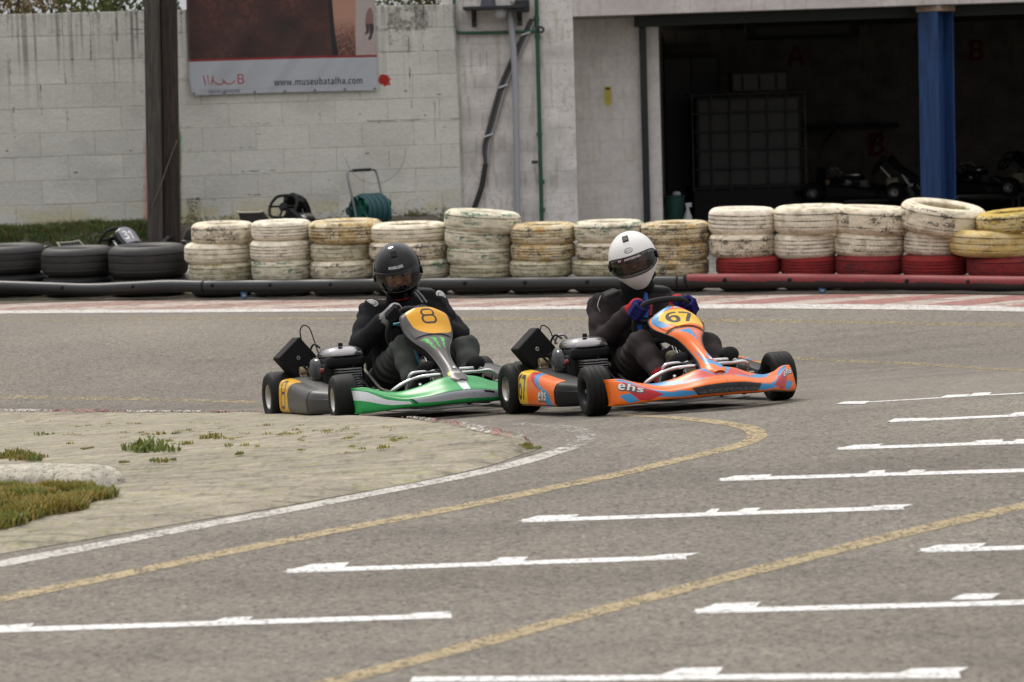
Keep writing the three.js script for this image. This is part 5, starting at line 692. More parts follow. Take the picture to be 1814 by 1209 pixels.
// steering wheel: flat-topped rim in its own plane
const SWC = V(0.012, 0.463, 0.19), SWU = V(0, 0.835, 0.55).normalize(), SWN = V(0, 0.55, -0.835).normalize(), SWX = V(1, 0, 0);
const swAt = (a, turn = 0) => { let r = 0.158, x = Math.cos(a) * r, y = Math.sin(a) * r; if (y > 0.118) y = 0.118 + (y - 0.118) * 0.3; if (y < -0.12) y = -0.12 + (y + 0.12) * 0.3; const c = Math.cos(turn), s = Math.sin(turn); return SWC.clone().addScaledVector(SWX, c * x - s * y).addScaledVector(SWU, s * x + c * y); };
const swGeos = {}; const swGeo = (turn) => swGeos[turn] ??= { rim: new THREE.TubeGeometry(new THREE.CatmullRomCurve3([...Array(40)].map((_, i) => swAt(i / 40 * 6.2832, turn)), true), 80, 0.0155, 10, true), spokes: [Math.PI, 0, -Math.PI / 2].map((a) => { const q = swAt(a, turn); return bar(SWC.toArray(), q.toArray(), 0.011, 8); }), hub: (() => { const g = new THREE.CylinderGeometry(0.045, 0.05, 0.02, 20); g.applyQuaternion(new THREE.Quaternion().setFromUnitVectors(V(0, 1, 0), SWN)); return g.translate(SWC.x, SWC.y, SWC.z); })() };
const finStack = (w, h, d, n) => merge([...Array(n)].map((_, i) => { const b = new THREE.BoxGeometry(w, 0.006, d); return b.translate(0, i * h / n, 0); }));

function makeKart(name, o, label, group) {
  const g = thing(name, label, 'kart', null, group), low = o.low, A = (n, ge, m, p, r) => part(g, n, ge, m, p, r);
  const paintM = (t) => phys(0xffffff, 0.34, { map: t, specularIntensity: 0.7, side: THREE.DoubleSide }), dbl = KM.plastic.clone(); dbl.side = THREE.DoubleSide;
  const fair = A('front_fairing', fairGeo, paintM(fairingArt[o.fair]));
  if (o.grille) { const gr = part(fair, 'grille', grilleGeo, mat(0xffffff, 0.6, 0, { side: THREE.DoubleSide, map: tex(512, 96, (c, w, h) => { c.fillStyle = '#24262a'; c.fillRect(0, 0, w, h); const r = rng(3); for (let y = 58; y < 92; y += 9) for (let x = 20; x < 500; x += 9) { c.fillStyle = r() < 0.55 ? '#b9b9bb' : '#55565a'; c.globalAlpha = 0.35 + 0.6 * r(); c.beginPath(); c.arc(x + (y % 2) * 4, y, 2.6, 0, 6.3); c.fill(); } c.globalAlpha = 1; grime(c, w, h, 8, 120, 0.2); poly(c, '#0c0c0d', [[70, 10], [80, 60], [92, 12]]); poly(c, '#0c0c0d', [[250, 20], [300, 4], [310, 20], [320, 70], [330, 8]]); }) })); gr.name = 'grille'; }
  const pg = panelGeo(low), pn = A('front_panel', pg.top, paintM(panelArt[o.panel])); part(pn, 'panel_skirt', pg.skirt, dbl); part(pn, 'panel_rim', pg.rim, o.low ? KM.plastic : KM.shell); part(pn, 'number_plate', plateGeo(low), pn.material); part(pn, 'fixing_screw', new THREE.CylinderGeometry(0.008, 0.008, 0.006, 10), KM.chrome, panelAt(0.05, 0.84, 0.003, low).toArray(), [0.9, 0, 0]);
  for (const [k, sx] of [['R', -1], ['L', 1]]) { const pd = A('side_pod', pods[k], o.podShell ?? dbl); if (o.pod) part(pd, 'sticker', pods['S' + k], paintM(podArt[o.pod])); for (const z of [-0.12, 0.18]) part(pd, 'pod_bar', bar([sx * 0.24, 0.09, z], [sx * 0.56, 0.1, z], 0.011, 8), KM.steel); }
  // wheels
  const st = o.steer ?? 0, gv = o.grooves ? 'g' : 's';
  for (const [x, z, fr, y] of [[-0.515, 0.52, 1, 0.128], [0.515, 0.52, 1, 0.128], [-0.575, -0.52, 0, 0.14], [0.575, -0.52, 0, 0.14]]) {
    const w = new THREE.Group(); w.name = 'wheel'; w.position.set(x, y, z); w.rotation.y = (fr ? st : 0) + (x > 0 ? Math.PI : 0); g.add(w);
    part(w, 'tyre', wheelGeos[(fr ? 'f' : 'r') + gv], KM.rubber, null, [z * 7 + x, 0, 0]); const rm = part(w, 'rim', wheelGeos[fr ? 'rf' : 'rr'], fr && o.darkFront ? KM.black : KM.alloy);
    part(w, 'hub_nut', new THREE.CylinderGeometry(0.011, 0.011, 0.04, 8).rotateZ(Math.PI / 2), KM.steel, [-0.03, 0, 0]);
  }
  // chassis
  for (const s of [-1, 1]) { A('frame_tube', tube([[s * 0.30, 0.13, -0.62], [s * 0.27, 0.07, -0.4], [s * 0.2, 0.06, 0.05], [s * 0.26, 0.06, 0.4], [s * 0.30, 0.07, 0.6], [s * 0.2, 0.07, 0.78]], 0.0155, 40, 8), KM.steel); A('stub_axle', bar([s * 0.30, 0.12, 0.53], [s * 0.5, 0.128, 0.52], 0.014), KM.chrome); A('tie_rod', bar([s * 0.03, 0.12, 0.47], [s * 0.42, 0.11, 0.46], 0.008), KM.chrome); A('kingpin', rbox(0.05, 0.1, 0.05, 0.008), KM.steel, [s * 0.345, 0.115, 0.53]); }
  A('cross_tube', bar([-0.26, 0.06, 0.4], [0.26, 0.06, 0.4], 0.014), KM.steel); A('rear_cross_tube', bar([-0.27, 0.08, -0.38], [0.27, 0.08, -0.38], 0.014), KM.steel);
  A('floor_tray', rbox(0.5, 0.006, 0.62, 0.002, 1), KM.steel, [0, 0.042, 0.44]); A('rear_axle', bar([-0.63, 0.14, -0.52], [0.63, 0.14, -0.52], 0.02, 14), KM.steel); A('brake_disc', new THREE.CylinderGeometry(0.085, 0.085, 0.008, 28).rotateZ(Math.PI / 2), KM.steel, [0.2, 0.14, -0.52]);
  A('rear_bumper', tube([[-0.62, 0.14, -0.68], [-0.5, 0.14, -0.76], [0, 0.15, -0.78], [0.5, 0.14, -0.76], [0.62, 0.14, -0.68]], 0.035, 40, 10), KM.plastic);
  A('bumper_bar', tube([[-0.30, 0.10, 0.60], [-0.29, 0.155, 0.68], [-0.175, 0.21, 0.70], [-0.04, 0.222, 0.75], [0.04, 0.222, 0.75], [0.175, 0.222, 0.70], [0.27, 0.215, 0.68], [0.285, 0.10, 0.60]], 0.0105, 60, 8), KM.chrome);
  for (const s of [-1, 1]) { const pd = A('pedal', tube([[s * 0.06 + 0.02, 0.243, 0.69], [s * 0.19 + 0.01, 0.238, 0.69], [s * 0.205 + 0.01, 0.225, 0.685], [s * 0.205, 0.07, 0.58]], 0.0085, 40, 8), KM.chrome); part(pd, 'pedal_link', bar([s * 0.13, 0.06, 0.6], [s * 0.15, 0.18, 0.72], 0.008, 8), KM.chrome); A('fairing_bracket', bar([s * 0.12, 0.08, 0.72], [s * 0.15, 0.16, 0.84], 0.01, 8), KM.chrome); }
  A('seat', seatGeo, KM.seat ??= mat(lin(0.05, 0.048, 0.044), 0.6, 0, { side: THREE.DoubleSide })).add(((m) => { m.name = 'seat_rim'; return m; })(new THREE.Mesh(seatRim, KM.cream)));
  A('seat_stay', bar([-0.17, 0.3, -0.22], [-0.3, 0.35, -0.34], 0.011, 8), KM.steel); A('seat_stay', bar([0.17, 0.3, -0.22], [0.3, 0.12, -0.5], 0.011, 8), KM.steel);
  const sw = swGeo(o.turn ?? 0), wh = A('steering_wheel', sw.rim, KM.grip ??= mat(lin(0.012, 0.012, 0.012), 0.85)); sw.spokes.forEach((s) => part(wh, 'spoke', s, KM.black)); part(wh, 'hub', sw.hub, KM.black);
  A('steering_column', bar([0.012, 0.45, 0.21], [0.005, 0.1, 0.52], 0.011, 10), KM.chrome); for (const s of [-1, 1]) A('panel_stay', bar([s * 0.045, 0.43 - low * 0.6, 0.455], [s * 0.045, 0.1, 0.66], 0.009, 8), KM.chrome);
  A('fuel_tank', rbox(0.13, 0.2, 0.16, 0.03, 3), KM.tank, [0.03, 0.2, 0.37]); A('tank_cap', new THREE.CylinderGeometry(0.028, 0.028, 0.025, 16), KM.black, [0.03, 0.31, 0.37]);
  if (o.hose) A('vent_hose', tube([[-0.155, 0.50, 0.33], [-0.10, 0.502, 0.36], [-0.075, 0.46, 0.40], [-0.07, 0.36, 0.42], [-0.05, 0.26, 0.43]], 0.0075, 40, 8), KM.blue);
  // engine on the driver's right
  const en = A('engine', rbox(0.23, 0.24, 0.28, 0.03, 3), KM.black, [-0.36, 0.2, -0.1]);
  part(en, 'cylinder_fins', finStack(0.13, 0.15, 0.15, 11), KM.steel, [0.0, -0.06, 0.17]); part(en, 'starter_housing', (() => { const q = new THREE.LatheGeometry([[0, 0.045], [0.05, 0.043], [0.088, 0.034], [0.102, 0.012], [0.104, -0.03]].map((p) => new THREE.Vector2(...p)), 32); return q.rotateZ(Math.PI / 2); })(), KM.gloss, [-0.115, 0.045, -0.03]); part(en, 'oil_cap', new THREE.CylinderGeometry(0.013, 0.015, 0.02, 14).rotateZ(Math.PI / 2), KM.redp, [-0.125, 0.075, 0.115]);
  for (const dz of [-0.06, 0, 0.06]) part(en, 'cooling_slot', rbox(0.004, 0.05, 0.012, 0.002, 1), KM.steel, [-0.158, 0.02, -0.03 + dz * 0.5]);
  A('tank_skirt', rbox(0.225, 0.07, 0.262, 0.03, 3), KM.black, [-0.355, 0.318, -0.06]); const ft = A('fuel_tank_cover', (() => { const q = new THREE.SphereGeometry(1, 40, 24), a = q.attributes.position; for (let i = 0; i < a.count; i++) { const x = a.getX(i), y = a.getY(i), z = a.getZ(i), s = (v, e) => Math.sign(v) * Math.pow(Math.abs(v), e); a.setXYZ(i, s(x, 0.55) * 0.115, (y > 0 ? Math.pow(y, 0.9) * 0.05 : s(y, 0.3) * 0.006), s(z, 0.55) * 0.135); } q.computeVertexNormals(); return q; })(), KM.tin ??= phys(lin(0.36, 0.345, 0.34), 0.2, { metalness: 0.9 }), [-0.355, 0.352, -0.06]); part(ft, 'filler_cap', new THREE.CylinderGeometry(0.012, 0.014, 0.02, 12), KM.black, [-0.02, 0.058, 0.09]);
  A('muffler', new THREE.CylinderGeometry(0.05, 0.05, 0.26, 20).rotateX(Math.PI / 2), KM.steel, [-0.24, 0.2, -0.5]); A('header_pipe', tube([[-0.3, 0.22, -0.2], [-0.26, 0.26, -0.32], [-0.24, 0.22, -0.42]], 0.016, 20, 8), KM.steel);
  const cb = A('carburettor', new THREE.CylinderGeometry(0.024, 0.024, 0.07, 14).rotateZ(Math.PI / 2), KM.brass, [-0.475, 0.275, -0.36]); part(cb, 'float_bowl', new THREE.CylinderGeometry(0.026, 0.022, 0.05, 14), KM.brass, [0.0, -0.045, 0.0]); part(cb, 'throttle_arm', bar([-0.02, 0.03, 0.02], [0.05, -0.05, 0.04], 0.006, 6), KM.black);
  A('chain_guard', rbox(0.06, 0.14, 0.3, 0.02, 2), KM.black, [-0.27, 0.15, -0.38]); A('intake_duct', tube([[-0.46, 0.29, -0.4], [-0.42, 0.31, -0.3], [-0.40, 0.27, -0.22]], 0.022, 20, 10), KM.black);
  for (const [dx, dy, dz] of [[0.0, 0, 0.13], [0.05, -0.04, 0.16], [-0.03, -0.07, 0.15], [0.08, -0.1, 0.18]]) A('engine_bolt', new THREE.CylinderGeometry(0.009, 0.009, 0.03, 8).rotateX(Math.PI / 2), KM.chrome, [-0.30 + dx, 0.2 + dy, 0.02 + dz]);
  A('fuel_line', tube([[-0.44, 0.40, -0.16], [-0.46, 0.42, -0.2], [-0.47, 0.38, -0.26], [-0.46, 0.30, -0.28]], 0.006, 24, 6), KM.black); A('throttle_cable', tube([[-0.4, 0.33, -0.2], [-0.33, 0.30, 0.05], [-0.28, 0.15, 0.25], [-0.2, 0.07, 0.5]], 0.0045, 30, 6), KM.black);
  const ab = A('air_box', rbox(0.178, 0.158, 0.1, 0.012, 3), KM.airbox ??= phys(lin(0.008, 0.008, 0.008), 0.7, { specularIntensity: 0.4 }), [-0.512, 0.352, -0.45], [0, 0.12, 0.70]); part(ab, 'lid_bolt', new THREE.TorusGeometry(0.0085, 0.0045, 8, 16), o.boltMat ?? KM.alloy, [0.0, -0.004, 0.051]); part(ab, 'lid', rbox(0.174, 0.154, 0.008, 0.003, 1), KM.airbox, [0, 0, 0.05]);
  A('ignition_lead', tube(o.tallLead ? [[-0.465, 0.44, -0.45], [-0.468, 0.505, -0.45], [-0.45, 0.53, -0.44], [-0.425, 0.515, -0.42], [-0.405, 0.44, -0.4], [-0.395, 0.36, -0.36]] : [[-0.465, 0.44, -0.45], [-0.45, 0.475, -0.45], [-0.425, 0.46, -0.42], [-0.405, 0.40, -0.4], [-0.40, 0.37, -0.36]], 0.0038, 40, 6), KM.black);
  if (!o.tallLead) A('breather_hose', tube([[-0.42, 0.37, -0.34], [-0.41, 0.41, -0.32], [-0.375, 0.415, -0.3], [-0.36, 0.38, -0.3], [-0.37, 0.33, -0.31]], 0.0065, 30, 8), KM.steel);
  return g;
}
function seatOnLand(g, x, z, th) { // stand a kart on the banked road, heading th
  const y = (a, b) => land(a, b), b = 0.0412, c = 0.0748, n = V(-b, 1, -c).normalize(), f = V(Math.sin(th), 0, Math.cos(th)); f.addScaledVector(n, -f.dot(n)).normalize(); const l = n.clone().cross(f);
  g.position.set(x, y(x, z) + 0.001, z); g.quaternion.setFromRotationMatrix(new THREE.Matrix4().makeBasis(l, n, f));
}
const kart8 = makeKart('racing_kart', { fair: 'green', panel: 'grey', pod: 'grey', low: 0, steer: -0.10, turn: -0.25, tallLead: true, hose: true, boltMat: KM.steel, podShell: mat(lin(0.05, 0.048, 0.045), 0.45, 0, { side: THREE.DoubleSide }) }, 'kart with green nose fairing and yellow number 8 panel', 'karts racing through the hairpin');
seatOnLand(kart8, -0.611, -14.687, 0.3436); kart8.scale.setScalar(1.05);
const kart67 = makeKart('racing_kart', { fair: 'orange', panel: 'orange', pod: 'orange', low: 0.055, steer: -0.07, turn: 0.04, grooves: true, darkFront: true, grille: true }, 'orange and blue kart with yellow number 67 panel', 'karts racing through the hairpin');
seatOnLand(kart67, 0.738, -13.354, 0.3165); kart67.scale.setScalar(0.98);

// parked karts behind the barrier and in the bay
function park(label, o, x, y, z, turn) { const k = makeKart('parked_kart', { fair: 'plain', panel: 'dark', low: 0, ...o }, label, 'parked karts'); k.position.set(x, y, z); k.rotation.y = turn; return k; }
{
  const a = at(228, 415, 25.1), pale = mat(lin(0.45, 0.42, 0.36), 0.6, 0, { side: THREE.DoubleSide });
  park('parked kart with white number 31 behind the black tyres', { panel: 'white31', podShell: pale, low: 0.0 }, a.x - 0.28, 0.012, a.z + 0.25, 0.95);
  const b = at(300, 410, 25.0); park('parked kart whose black air box shows beside the timber pole', { podShell: pale }, b.x + 0.62, 0.012, b.z + 0.1, 0.45);
  const c = at(487, 385, 25.7); park('parked kart whose steering wheel shows above the cream tyres', {}, c.x + 0.0, 0.25, c.z + 0.1, 2.65);
  const d = at(1565, 305, 33); park('dark kart stored in the bay left of the blue column', {}, d.x - 0.25, 0.32, d.z, 1.2);
  const e = at(1760, 330, 33.6); park('dark kart stored in the bay right of the blue column', {}, e.x, 0.32, e.z, 0.9);
  for (const [q, l] of [[d, 'left'], [e, 'right']]) { const s = thing('kart_stand', `low steel trolley under the stored kart ${l} of the blue column`, 'stand', V(q.x - 0.1, FLOOR + 0.001, q.z)); part(s, 'top_rail', rbox(0.9, 0.04, 0.5, 0.01), KM.steel, [0, 0.22, 0]); for (const [x, z] of [[-0.4, -0.2], [0.4, -0.2], [-0.4, 0.2], [0.4, 0.2]]) part(s, 'leg', bar([x, 0, z], [x, 0.21, z], 0.015, 8), KM.steel); }
}
// ================= drivers =================
function sdfMesh(bones, centre, size, res, k, wrinkle) {   // one continuous skin round tapered capsules
  const mc = new MarchingCubes(res, new THREE.MeshStandardMaterial(), false, false, 160000), F = mc.field, half = res / 2, B = bones.map((b) => ({ ...b, a: V(...b.a), d: V(...b.b).sub(V(...b.a)) })).map((b) => ({ ...b, l2: b.d.lengthSq() || 1e-9 }));
  const dist = (b, x, y, z) => { const px = x - b.a.x, py = y - b.a.y, pz = z - b.a.z, t = clamp((px * b.d.x + py * b.d.y + pz * b.d.z) / b.l2); const qx = px - b.d.x * t, qy = py - b.d.y * t, qz = pz - b.d.z * t; return Math.sqrt(qx * qx + qy * qy + qz * qz) - mix(b.ra, b.rb, t); };
  for (let iz = 0; iz < res; iz++) for (let iy = 0; iy < res; iy++) for (let ix = 0; ix < res; ix++) {
    const x = centre[0] + (ix - half) / half * size, y = centre[1] + (iy - half) / half * size, z = centre[2] + (iz - half) / half * size; let d = 1e3;
    for (const b of B) { const e = dist(b, x, y, z); if (e < d + k) { const h = clamp(0.5 + 0.5 * (d - e) / k); d = mix(d, e, h) - k * h * (1 - h); } }
    if (wrinkle && Math.abs(d) < 0.05) d += wrinkle(x, y, z);
    const edge = ix < 2 || iy < 2 || iz < 2 || ix > res - 3 || iy > res - 3 || iz > res - 3; F[ix + iy * res + iz * res * res] = edge ? -0.05 : -d;
  }
  mc.isolation = 0; mc.update(); const n = mc.count, p = new Float32Array(n * 3), nn = new Float32Array(n * 3), c = new Float32Array(n * 3);
  for (let i = 0; i < n; i++) {
    const x = centre[0] + mc.positionArray[i * 3] * size, y = centre[1] + mc.positionArray[i * 3 + 1] * size, z = centre[2] + mc.positionArray[i * 3 + 2] * size; p.set([x, y, z], i * 3);
    let best = 1e9, col = [0, 0, 0]; for (const b of B) { const e = dist(b, x, y, z); if (e < best) { best = e; col = b.col; } } const t = 1 + 0.25 * (vnoise(x * 60, y * 60 + z * 40, 6) - 0.5); c.set([col[0] * t, col[1] * t, col[2] * t], i * 3);
    const l = Math.hypot(mc.normalArray[i * 3], mc.normalArray[i * 3 + 1], mc.normalArray[i * 3 + 2]) || 1; nn.set([mc.normalArray[i * 3] / l, mc.normalArray[i * 3 + 1] / l, mc.normalArray[i * 3 + 2] / l], i * 3);
  }
  const g = new THREE.BufferGeometry(); g.setAttribute('position', new THREE.BufferAttribute(p, 3)); g.setAttribute('color', new THREE.BufferAttribute(c, 3)); const m = mergeVertices(g, 1e-5); m.computeVertexNormals(); return m;
}
function handBones(angle, turn, side, glove, backC, sweep) {   // fist closed on the wheel rim at this angle
  const o = swAt(angle, turn), e2 = o.clone().sub(SWC).normalize(), e3 = SWN.clone(), e1 = e3.clone().cross(e2).normalize(); if (e1.y < 0) e1.negate();
  const P = (s, a, r) => o.clone().addScaledVector(e1, s).addScaledVector(e2, Math.cos(a) * r).addScaledVector(e3, Math.sin(a) * r).toArray(), out = [], D = Math.PI / 180, C = (a, b, ra, rb, col = glove) => out.push({ a, b, ra, rb, col });
  const len = [0.92, 1, 0.97, 0.84];
  for (let j = 0; j < 4; j++) { const s = 0.031 - j * 0.0205, q = len[j], k = P(s, 58 * D, 0.043), m = P(s, -8 * D, 0.037), n = P(s, (-8 - 72 * q) * D, 0.0325), t = P(s, (-8 - 140 * q) * D, 0.030); C(k, m, 0.0125, 0.0115); C(m, n, 0.0115, 0.0105); C(n, t, 0.0105, 0.0095); C(P(s * 0.8, 118 * D, 0.05), k, 0.0155, 0.0135, backC); }
  C(P(0.03, 95 * D, 0.047), P(-0.03, 95 * D, 0.047), 0.019, 0.018, backC); C(P(0.026, 118 * D, 0.052), P(0.047, 160 * D, 0.036), 0.0145, 0.0125); C(P(0.047, 160 * D, 0.036), P(0.052, 215 * D, 0.031), 0.0125, 0.0105);
  return { bones: out, wrist: P(-0.012, 112 * D, 0.105), palm: P(0, 112 * D, 0.055), centre: o.toArray() };
}
function helmetParts(parent, h) {
  const S = (az, el, k = 1) => { // az 0 = front (towards z), el -1..1
    const lat = el, cy = Math.sin(lat), cr = Math.cos(lat), f = Math.cos(az), s = Math.sin(az); let x = s * cr * 0.134, y = cy * 0.15, z = f * cr * (f > 0 ? 0.158 : 0.165); if (y < 0) { const q = -y / 0.15; if (f > 0) { z += 0.018 * sstep(0.1, 0.6, q) * f; z *= 1 - 0.10 * sstep(0.6, 1, q); } x *= 1 - 0.12 * sstep(0.3, 1, q); y *= 0.97 + 0.27 * Math.max(0, f) * sstep(0.45, 0.9, q); } else { z -= 0.012 * y / 0.15; } return V(x * k, y * k, z * k); };
  const VU = 0.25, VD = -0.40, VA = 1.28, nu = 96, nv = 56, lo = -1.02, hi = Math.PI / 2, p = [], uv = [], ix = [], eT = (az) => VU * Math.pow(Math.max(0, 1 - Math.pow(Math.abs(az) / VA, 4)), 0.4), eB = (az) => VD * Math.pow(Math.max(0, 1 - Math.pow(Math.abs(az) / VA, 3.4)), 0.45);
  const hole = (az, el) => Math.abs(az) < VA && el < eT(az) - 0.02 && el > eB(az) + 0.02;
  for (let j = 0; j <= nv; j++) for (let i = 0; i <= nu; i++) { const az = (i / nu - 0.5) * 2 * Math.PI, el = mix(lo, hi, j / nv), q = S(az, el); p.push(q.x, q.y, q.z); uv.push(i / nu, j / nv); }
  for (let j = 0; j < nv; j++) for (let i = 0; i < nu; i++) { const az = ((i + 0.5) / nu - 0.5) * 2 * Math.PI, el = mix(lo, hi, (j + 0.5) / nv); if (hole(az, el)) continue; const a = j * (nu + 1) + i; ix.push(a, a + nu + 2, a + 1, a, a + nu + 1, a + nu + 2); }
  const g = new THREE.BufferGeometry(); g.setAttribute('position', new THREE.Float32BufferAttribute(p, 3)); g.setAttribute('uv', new THREE.Float32BufferAttribute(uv, 2)); g.setIndex(ix); g.computeVertexNormals();
  const hm = part(parent, 'helmet', g, phys(0xffffff, h.rough ?? 0.1, { map: h.art, side: THREE.DoubleSide, specularIntensity: h.spec ?? 1 }), h.pos); hm.rotation.set(h.pitch, h.yaw, h.roll, 'YXZ');
  part(hm, 'liner', grid(40, 20, (u, v) => S((u - 0.5) * 2 * Math.PI, mix(-1.0, 1.5, v), 0.93)), mat(lin(0.012, 0.012, 0.012), 0.95, 0, { side: THREE.BackSide })).material.side = THREE.DoubleSide;
  hm.children[0].geometry = (() => { const a = []; const cut = (q) => q; for (let j = 0; j < 24; j++) for (let i = 0; i < 60; i++) { const az = ((i + 0.5) / 60 - 0.5) * 2 * Math.PI, el = mix(-1.0, 1.5, (j + 0.5) / 24); if (hole(az * 0.98, el * 0.98)) continue; const A = (u, v) => S(((u) / 60 - 0.5) * 2 * Math.PI, mix(-1.0, 1.5, v / 24), 0.93); const q = [A(i, j), A(i + 1, j), A(i + 1, j + 1), A(i, j + 1)]; for (const k of [0, 1, 2, 0, 2, 3]) a.push(q[k].x, q[k].y, q[k].z); } const gg = new THREE.BufferGeometry(); gg.setAttribute('position', new THREE.Float32BufferAttribute(a, 3)); gg.computeVertexNormals(); return gg; })();
  const vz = part(hm, 'visor', grid(56, 20, (u, v) => { const az = mix(-VA * 0.995, VA * 0.995, u); return S(az, mix(eB(az) - 0.05, eT(az) + 0.05, v), 1.022); }), phys(h.tint, 0.03, { transmission: 1, thickness: 0, ior: 1.5, side: THREE.DoubleSide }));
  const seal = []; for (const f of [eT, eB]) seal.push(new THREE.TubeGeometry(new THREE.CatmullRomCurve3([...Array(40)].map((_, i) => { const az = mix(-VA, VA, i / 39); return S(az, f(az) + (f === eT ? 0.05 : -0.05), 1.018); })), 80, 0.0032, 6)); part(hm, 'visor_seal', merge(seal), mat(lin(0.012, 0.012, 0.012), 0.6));
  for (const s of [-1, 1]) part(hm, 'visor_pivot', (() => { const q = new THREE.CylinderGeometry(0.022, 0.024, 0.012, 20).rotateZ(Math.PI / 2); return q; })(), h.pivot ?? KM.black, [s * 0.133, -0.005, 0.035]);
  part(hm, 'neck_roll', new THREE.TorusGeometry(0.072, 0.02, 10, 36).rotateX(Math.PI / 2).scale(1, 1, 1.15), phys(lin(0.008, 0.008, 0.008), 0.9, { specularIntensity: 0.2 }), [0, -0.118, -0.02]);
  part(hm, 'crown_vent', rbox(0.034, 0.046, 0.012, 0.006, 3), h.ventMat ?? KM.black, S(0.0, 1.03, 1.01).toArray(), [-0.98, 0, 0]);
  if (h.strip) part(hm, 'sun_strip', grid(40, 3, (u, v) => { const az = mix(-0.62, 0.50, u); return S(az, mix(0.155, 0.285, v), 1.026); }, (u, v) => [u, v]), mat(0xffffff, 0.4, 0, { map: h.strip, side: THREE.DoubleSide }));
  if (h.chin) part(hm, 'chin_vent', grid(20, 3, (u, v) => S(mix(-0.45, 0.45, u), mix(-0.86, -0.78, v), 1.01)), mat(lin(0.35, 0.03, 0.015), 0.5, 0, { side: THREE.DoubleSide }));
  return hm;
}
function headBones(h, skin) { // face in the helmet's frame, turned with it
  const e = new THREE.Euler(h.pitch, h.yaw, h.roll, 'YXZ'), T = (x, y, z) => V(x, y, z).applyEuler(e).add(V(...h.pos)).toArray(), C = (a, b, ra, rb, col) => ({ a: T(...a), b: T(...b), ra, rb, col }), hair = [0.015, 0.012, 0.01], cloth = h.cloth ?? [0.012, 0.012, 0.012];
  const out = [C([0, 0.02, -0.02], [0, 0.03, -0.03], 0.098, 0.095, hair), C([0, -0.02, 0.035], [0, -0.05, 0.045], 0.073, 0.062, skin), C([-0.03, 0.035, 0.083], [0.03, 0.035, 0.083], 0.016, 0.016, skin), C([0, 0.012, 0.108], [0, -0.022, 0.128], 0.009, 0.014, skin), C([-0.012, -0.024, 0.112], [0.012, -0.024, 0.112], 0.009, 0.009, skin), C([-0.02, -0.06, 0.098], [0.02, -0.06, 0.098], 0.012, 0.012, h.mouth ?? [skin[0] * 0.8, skin[1] * 0.55, skin[2] * 0.5]), C([-0.03, -0.09, 0.07], [0.03, -0.09, 0.07], 0.022, 0.022, h.mouth ?? skin), C([-0.04, -0.02, 0.075], [-0.045, -0.05, 0.065], 0.026, 0.022, skin), C([0.04, -0.02, 0.075], [0.045, -0.05, 0.065], 0.026, 0.022, skin)];
  for (const s of [-1, 1]) { out.push(C([s * 0.031, 0.010, 0.088], [s * 0.034, 0.010, 0.088], 0.0125, 0.0125, [0.4, 0.36, 0.33]), C([s * 0.031, 0.009, 0.0955], [s * 0.031, 0.009, 0.0955], 0.0075, 0.0075, [0.02, 0.014, 0.01]), C([s * 0.018, 0.032, 0.098], [s * 0.046, 0.034, 0.088], 0.0055, 0.0045, hair), C([s * 0.088, 0.0, -0.005], [s * 0.09, -0.025, -0.005], 0.012, 0.01, skin)); }
  out.push(C([0, -0.10, -0.02], [0, -0.17, -0.035], 0.06, 0.062, cloth)); return { bones: out, T };
}
